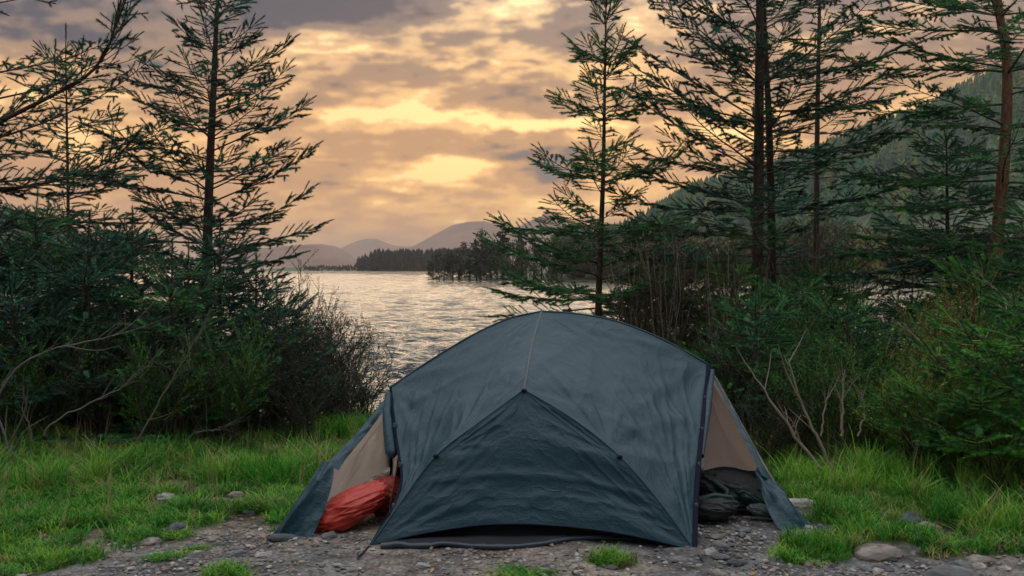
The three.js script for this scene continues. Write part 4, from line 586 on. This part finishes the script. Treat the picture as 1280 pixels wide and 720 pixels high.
stick('thin bare branch curving beside the bent trunk foot', 7.8, [[1290, 392], [1262, 372], [1240, 360], [1222, 340]], 0.014);
stick('long grey bough sweeping up through the thicket from the grass', 6.72, [[55, 545], [62, 532], [110, 505], [150, 485], [190, 452], [205, 430]], 0.014, [[[150, 485], [165, 478], [175, 476]]]);
stick('grey bough arching across the dark thicket', 6.7, [[-15, 515], [20, 462], [80, 432], [140, 420], [175, 398], [200, 370]], 0.016, [[[140, 420], [175, 410], [215, 395]], [[80, 432], [120, 438], [150, 432]]]);
stick('steep bare stem rising through the thicket beside the arching bough', 6.85, [[168, 558], [185, 525], [215, 475], [240, 432], [262, 395]], 0.014, [[[185, 525], [205, 520], [225, 510]]]);
stick('dark crooked trunk base leaning at the thicket edge', 6.6, [[75, 630], [45, 600], [15, 570], [2, 535], [-8, 470]], 0.028, [[[15, 570], [30, 540], [60, 520]], [[10, 560], [32, 510], [35, 480]]]);
stick('slender grey twig bowing over the grass', 6.4, [[40, 570], [38, 540], [30, 510], [34, 495]], 0.009);
stick('low horizontal dead twig under the thicket', 6.75, [[245, 540], [265, 538], [282, 535]], 0.007);

// ------------------------------------------------------------------ grass, gravel, stones
function tuft(seed, n, h, spread, w) { const R = rng(seed), a = new Acc();
  for (let k = 0; k < n; k++) { const az = R() * 6.3, H = h * (0.5 + 0.6 * R()), lean = spread * (0.2 + R()) * H, b = V((R() - .5) * 0.07, 0, (R() - .5) * 0.07), ww = w * (0.6 + 0.7 * R()), sx = V(-Math.sin(az), 0, Math.cos(az)).multiplyScalar(ww); const q = f => V(b.x + Math.cos(az) * lean * f * f, H * f * (1 - 0.22 * f * f * spread), b.z + Math.sin(az) * lean * f * f);
    const p0 = q(0), p1 = q(0.4), p2 = q(0.75), p3 = q(1); a.tri(p0.clone().add(sx), p0.clone().sub(sx), p1.clone().add(sx)); a.tri(p0.clone().sub(sx), p1.clone().sub(sx), p1.clone().add(sx)); const s2 = sx.clone().multiplyScalar(0.7); a.tri(p1.clone().add(sx), p1.clone().sub(sx), p2.clone().add(s2)); a.tri(p1.clone().sub(sx), p2.clone().sub(s2), p2.clone().add(s2)); a.tri(p2.clone().add(s2), p2.clone().sub(s2), p3); }
  return a.build(); }
{
  const tall = [tuft(1, 16, 0.20, 0.6, 0.0024), tuft(2, 18, 0.17, 0.9, 0.0024), tuft(3, 12, 0.25, 0.8, 0.0022)], low = [tuft(5, 26, 0.075, 0.9, 0.0020), tuft(6, 28, 0.06, 1.1, 0.0020)];
  const R = rng(900), mt = [[], [], []], ct = [[], [], []], ml = [[], []], cl = [[], []];
  const gcol = (q, dry) => { const k = 0.6 + 0.75 * q; return dry ? C(0.34 * k, 0.30 * k, 0.11 * k) : q > 0.7 ? C(0.17 * k, 0.34 * k, 0.03 * k) : C(0.055 * k, 0.28 * k, 0.016 * k); };
  const inTent = (x, z) => x > -1.12 - 0 && x < 1.5 && z > -6.6 && z < -4.55 && !(x < -0.7 && z > -5.0 + 0) ;
  const bare = [[312, 640, .10], [207, 620, .12], [296, 615, .11], [1096, 690, .22], [1148, 653, .2], [1190, 718, .2], [1090, 662, .1], [222, 660, .14], [1225, 700, .14], [1000, 628, .14], [1060, 655, .1], [1250, 690, .1], [130, 700, .2], [300, 655, .18]].map(([x, y, r]) => [onLevel(x, y, 0.02), r]);
  for (let k = 0; k < 46000; k++) {
    const d = 4.25 + R() ** 0.9 * 4.6, x = (R() * 2 - 1) * (0.52 * d + 0.3), z = -d, g = grassiness(x, z), y = groundY(x, z); if (bare.some(([c, r]) => Math.abs(x - c.x) < r && z > c.z - r * 0.6 && z < c.z + r + 0.14)) continue;
    if (y < -0.8 || inTent(x, z) || R() > g * 0.8 || (d < 7.2 && R() < 0.85 * sstep(0.02, 0.3, fbm(x * 1.9 + 70, z * 2.4, 0, 4)))) continue;
    const tallness = sstep(5.6, 7.4, d + 0.9 * fbm(x * 0.8, z * 0.8, 0, 3)) * 0.9 + 0.12, dry = R() < 0.08 + 0.34 * sstep(0.0, 0.5, fbm(x * 1.4 + 8, z * 1.4, 0, 3));
    if (R() < tallness) { if (R() < 0.4 + 0.5 * sstep(0.0, 0.35, fbm(x * 1.6 + 40, z * 1.6, 0, 3))) continue; const j = Math.floor(R() * 3), s = 0.6 + 0.7 * R(); mt[j].push(mtx(x, y - 0.01, z, s, R() * 6.3, s * (0.34 + 0.38 * tallness) * (0.75 + 0.6 * sstep(-0.3, 0.4, fbm(x * 2.1, z * 2.1 + 9, 0, 3))), (R() - .5) * 0.25)); ct[j].push(gcol(R(), dry)); }
    else { const j = Math.floor(R() * 2), s = 0.7 + 0.8 * R(); ml[j].push(mtx(x, y - 0.006, z, s, R() * 6.3, s, (R() - .5) * 0.2)); cl[j].push(gcol(R() * 1.1, dry)); }
  }
  // taller clumps of coarse grass
  for (const [px, py, n, rad, hh] of [[1060, 612, 30, .16, 1.5], [1100, 598, 34, .2, 1.7], [1138, 618, 30, .16, 1.4], [1205, 640, 30, .2, 1.3], [1262, 655, 30, .2, 1.4], [1000, 600, 22, .12, 1.3], [1040, 640, 20, .12, 1.1], [1165, 600, 26, .2, 1.6], [1240, 610, 26, .2, 1.6], [35, 612, 30, .2, 1.3], [150, 582, 40, .25, 1.5], [215, 575, 40, .25, 1.5], [90, 600, 30, .2, 1.4], [345, 600, 30, .2, 1.5], [375, 590, 24, .15, 1.5], [285, 590, 30, .2, 1.3], [20, 650, 20, .15, .9], [330, 630, 20, .12, .9]]) { const c = onLevel(px, py, 0.03), tone = R(); for (let k = 0; k < n; k++) { const a = R() * 6.3, r = rad * Math.sqrt(R()), x = c.x + Math.cos(a) * r, z = c.z + Math.sin(a) * r * 0.8, j = k % 3; mt[j].push(mtx(x, groundY(x, z) - 0.01, z, 0.9 + 0.4 * R(), R() * 6.3, hh * (0.40 + 0.5 * R()), (R() - .5) * 0.4)); ct[j].push(gcol(clamp(tone * 0.7 + R() * 0.5), R() < 0.14)); } }
  // grass clumps standing in the gravel
  for (const [px, py, n, rad, hh] of [[75, 690, 60, .12, 1.1], [210, 662, 26, .06, .8], [285, 713, 34, .06, .9], [650, 713, 26, .09, .5], [765, 700, 34, .05, 1.2], [1030, 678, 90, .12, 1.8], [1010, 690, 40, .1, 1.2], [20, 700, 60, .14, .9], [1110, 660, 60, .15, 1.6], [248, 678, 10, .04, .5], [205, 690, 12, .05, .6]]) { const c = onLevel(px, py, 0.02); for (let k = 0; k < n; k++) { const a = R() * 6.3, r = rad * Math.sqrt(R()), x = c.x + Math.cos(a) * r * 1.5, z = c.z + Math.sin(a) * r; ml[k % 2].push(mtx(x, groundY(x, z) - 0.004, z, 0.8 + 0.5 * R(), R() * 6.3, hh * (0.6 + 0.5 * R()), (R() - .5) * 0.3)); cl[k % 2].push(gcol(R() * 1.2, R() < 0.08)); } }
  { const ms = [], cs = [], g = tuft(9, 3, 0.32, 0.35, 0.0011); for (let k = 0; k < 200; k++) { const d = 5.2 + R() * 2.4, x = (R() < 0.5 ? -1 : 1) * (1.2 + R() * (0.5 * d - 1)), z = -d; if (grassiness(x, z) < 0.6 || inTent(x, z)) continue; ms.push(mtx(x, groundY(x, z) - 0.01, z, 0.8 + 0.4 * R(), R() * 6.3, 0.45 + 0.75 * R(), (R() - .5) * 0.7)); const q = 0.7 + 0.5 * R(); cs.push(C(0.42 * q, 0.34 * q, 0.18 * q)); } copies('dry_stalks', g, M.grass, ms, cs, scene, 'thin straw-coloured dead stalks standing in the grass', 'grass'); }
  mt.forEach((m, j) => copies('tall_grass', tall[j], M.grass, m, ct[j], scene, 'lush green grass growing along the foot of the thickets', 'grass')); ml.forEach((m, j) => copies('short_turf', low[j], M.grass, m, cl[j], scene, 'short mossy turf fringing the gravel', 'grass'));
}
function rock(seed, det = 2, flat = 0.6) { const g = new THREE.IcosahedronGeometry(1, det), p = g.attributes.position; for (let i = 0; i < p.count; i++) { const v = V().fromBufferAttribute(p, i), r = 1 + 0.5 * fbm(v.x * 0.9 + seed, v.y * 0.9, v.z * 0.9 + 0.5, 3) + 0.07 * n3(v.x * 4 + seed, v.y * 4, v.z * 4 + 0.5); p.setXYZ(i, v.x * r, v.y * r * flat, v.z * r * 0.85); } g.computeVertexNormals(); return g; }
{
  const R = rng(1300), peb = [rock(1, 1), rock(2, 1), rock(3, 1, 0.4)], ms = [[], [], []], cs = [[], [], []], stone = std({ color: C(1, 1, 1), roughness: 0.85 });
  const pc = () => { const q = R(), k = 0.6 + 0.8 * R(); return q < 0.55 ? C(0.17 * k, 0.165 * k, 0.165 * k) : q < 0.85 ? C(0.26 * k, 0.21 * k, 0.17 * k) : C(0.34 * k, 0.32 * k, 0.30 * k); };
  for (let k = 0; k < 26000; k++) { const d = 4.15 + R() * 2.6, x = (R() * 2 - 1) * (0.5 * d + 0.3), z = -d, g = grassiness(x, z); if (R() < g * 0.97 || R() > 0.35 + 0.9 * sstep(-0.2, 0.3, fbm(x * 1.7, z * 1.7, 0, 3))) continue; const s = 0.0035 + 0.011 * R() ** 3, j = Math.floor(R() * 3); ms[j].push(mtx(x, groundY(x, z) + s * 0.2, z, s, R() * 6.3, s * (0.7 + 0.4 * R()), (R() - .5) * 0.5)); cs[j].push(pc()); }
  ms.forEach((m, j) => copies('gravel', peb[j], stone, m, cs[j], scene, 'loose grey and tan gravel on the pitch', 'gravel'));
  const smap = noiseTex(256, (a, b) => { const n = tileN(a, b, 6, 6); const k = 0.8 + 0.35 * n; return [k, k, k]; }), sb = noiseTex(256, (a, b) => 0.5 + 0.45 * tileN(a, b, 10, 5, 3), false);
  const smat = (r, g, b) => std({ color: C(r, g, b), map: smap, bumpMap: sb, bumpScale: 0.006, roughness: 0.88 }), tones = [smat(.20, .20, .205), smat(.33, .28, .24), smat(.46, .43, .40), smat(.11, .115, .125)], rocks = Array.from({ length: 6 }, (_, k) => rock(20 + k * 3, 3, 0.45 + 0.3 * R()));
  const lay = (px, py, w, tone, label, group, k = Math.floor(R() * 6), flat = 1) => { const c = onLevel(px, py, 0.01), s = w / 2 / FOC * -c.z, m = solo('stone', rocks[k], tones[tone], label, 'stone', group); c.y = groundY(c.x, c.z) + s * 0.06; m.position.copy(c); m.scale.set(s, s * flat, s); m.rotation.y = R() * 6.3; };
  lay(312, 640, 22, 3, 'rounded dark grey stone at the turf edge near the tent flap'); lay(207, 620, 26, 2, 'pale flat stone lying in the grass', undefined, 1, .7); lay(296, 615, 22, 1, 'small tan stone in the grass beside the pale flat one', undefined, 2, .7);
  lay(1096, 690, 56, 1, 'large pale tan boulder at the gravel edge beside the grass clump', undefined, 0, .9); lay(1138, 650, 34, 3, 'dark rounded stone leaning on a tan stone in the grass', undefined, 3); lay(1160, 656, 34, 1, 'tan stone against a dark rounded stone in the grass', undefined, 4); lay(1190, 718, 60, 0, 'large grey stone half in the turf at the gravel corner', undefined, 5, .9); lay(900, 718, 30, 1, 'small rounded orange-tan stone in the gravel before the tent', undefined, 2); lay(1090, 662, 26, 2, 'pale pebble-like stone behind the tan boulder', undefined, 1, .8);
  lay(222, 660, 34, 3, 'dark stone with moss on it at the turf edge'); lay(1000, 628, 36, 2, 'pale stone beside the tent corner in the grass', undefined, 5, .6); lay(1225, 700, 40, 1, 'tan stone in the turf beside the large grey one', undefined, 4, .7);
  for (let k = 0; k < 120; k++) { const px = R() * 1280, py = 652 + R() ** 0.8 * 66, c = onLevel(px, py, 0); if (grassiness(c.x, c.z) > 0.5 || (px > 450 && px < 880 && py < 704)) continue; lay(px, py, 9 + R() ** 2.2 * 22, Math.floor(R() * 4 * 0.999), 'small weathered stone bedded in the gravel', 'small stones in the gravel', undefined, 0.5 + 0.4 * R()); }
}
// twigs and fallen leaves on the pitch
{
  const R = rng(2100), tw = new Acc(); tw.tube([V(-0.5, 0, 0), V(-0.1, 0.04, 0.05), V(0.5, 0, -0.04)], [0.035, 0.03, 0.015], 4); const lf = new Acc(); lf.tri(V(-0.5, 0, 0), V(0, 0.15, 0.28), V(0.5, 0.05, 0)); lf.tri(V(-0.5, 0, 0), V(0.5, 0.05, 0), V(0, 0.12, -0.28));
  const mw = [], cw = [], ml = [], cl = [];
  for (let k = 0; k < 1500; k++) { const d = 4.2 + R() * 2.2, x = (R() * 2 - 1) * (0.5 * d + 0.2), z = -d; if (x > -1.1 && x < 1.45 && d > 4.75 && d < 6.6) continue; const y = groundY(x, z) + 0.008, k2 = 0.6 + 0.8 * R(); if (R() < 0.4) { mw.push(mtx(x, y, z, 0.02 + 0.07 * R() ** 2, R() * 6.3)); cw.push(C(0.15 * k2, 0.11 * k2, 0.08 * k2)); } else { ml.push(mtx(x, y + 0.003, z, 0.012 + 0.02 * R(), R() * 6.3, 0.02, (R() - .5) * 0.8)); cl.push(R() < 0.3 ? C(0.36 * k2, 0.22 * k2, 0.09 * k2) : C(0.2 * k2, 0.14 * k2, 0.08 * k2)); } }
  const m = std({ color: C(1, 1, 1), roughness: 0.9 }); copies('fallen_twigs', tw.build(), m, mw, cw, scene, 'small fallen twigs scattered over the gravel', 'twigs'); copies('leaf_litter', lf.build(), m, ml, cl, scene, 'brown dead leaves scattered over the gravel', 'leaves');
}
renderer.render(scene, camera);
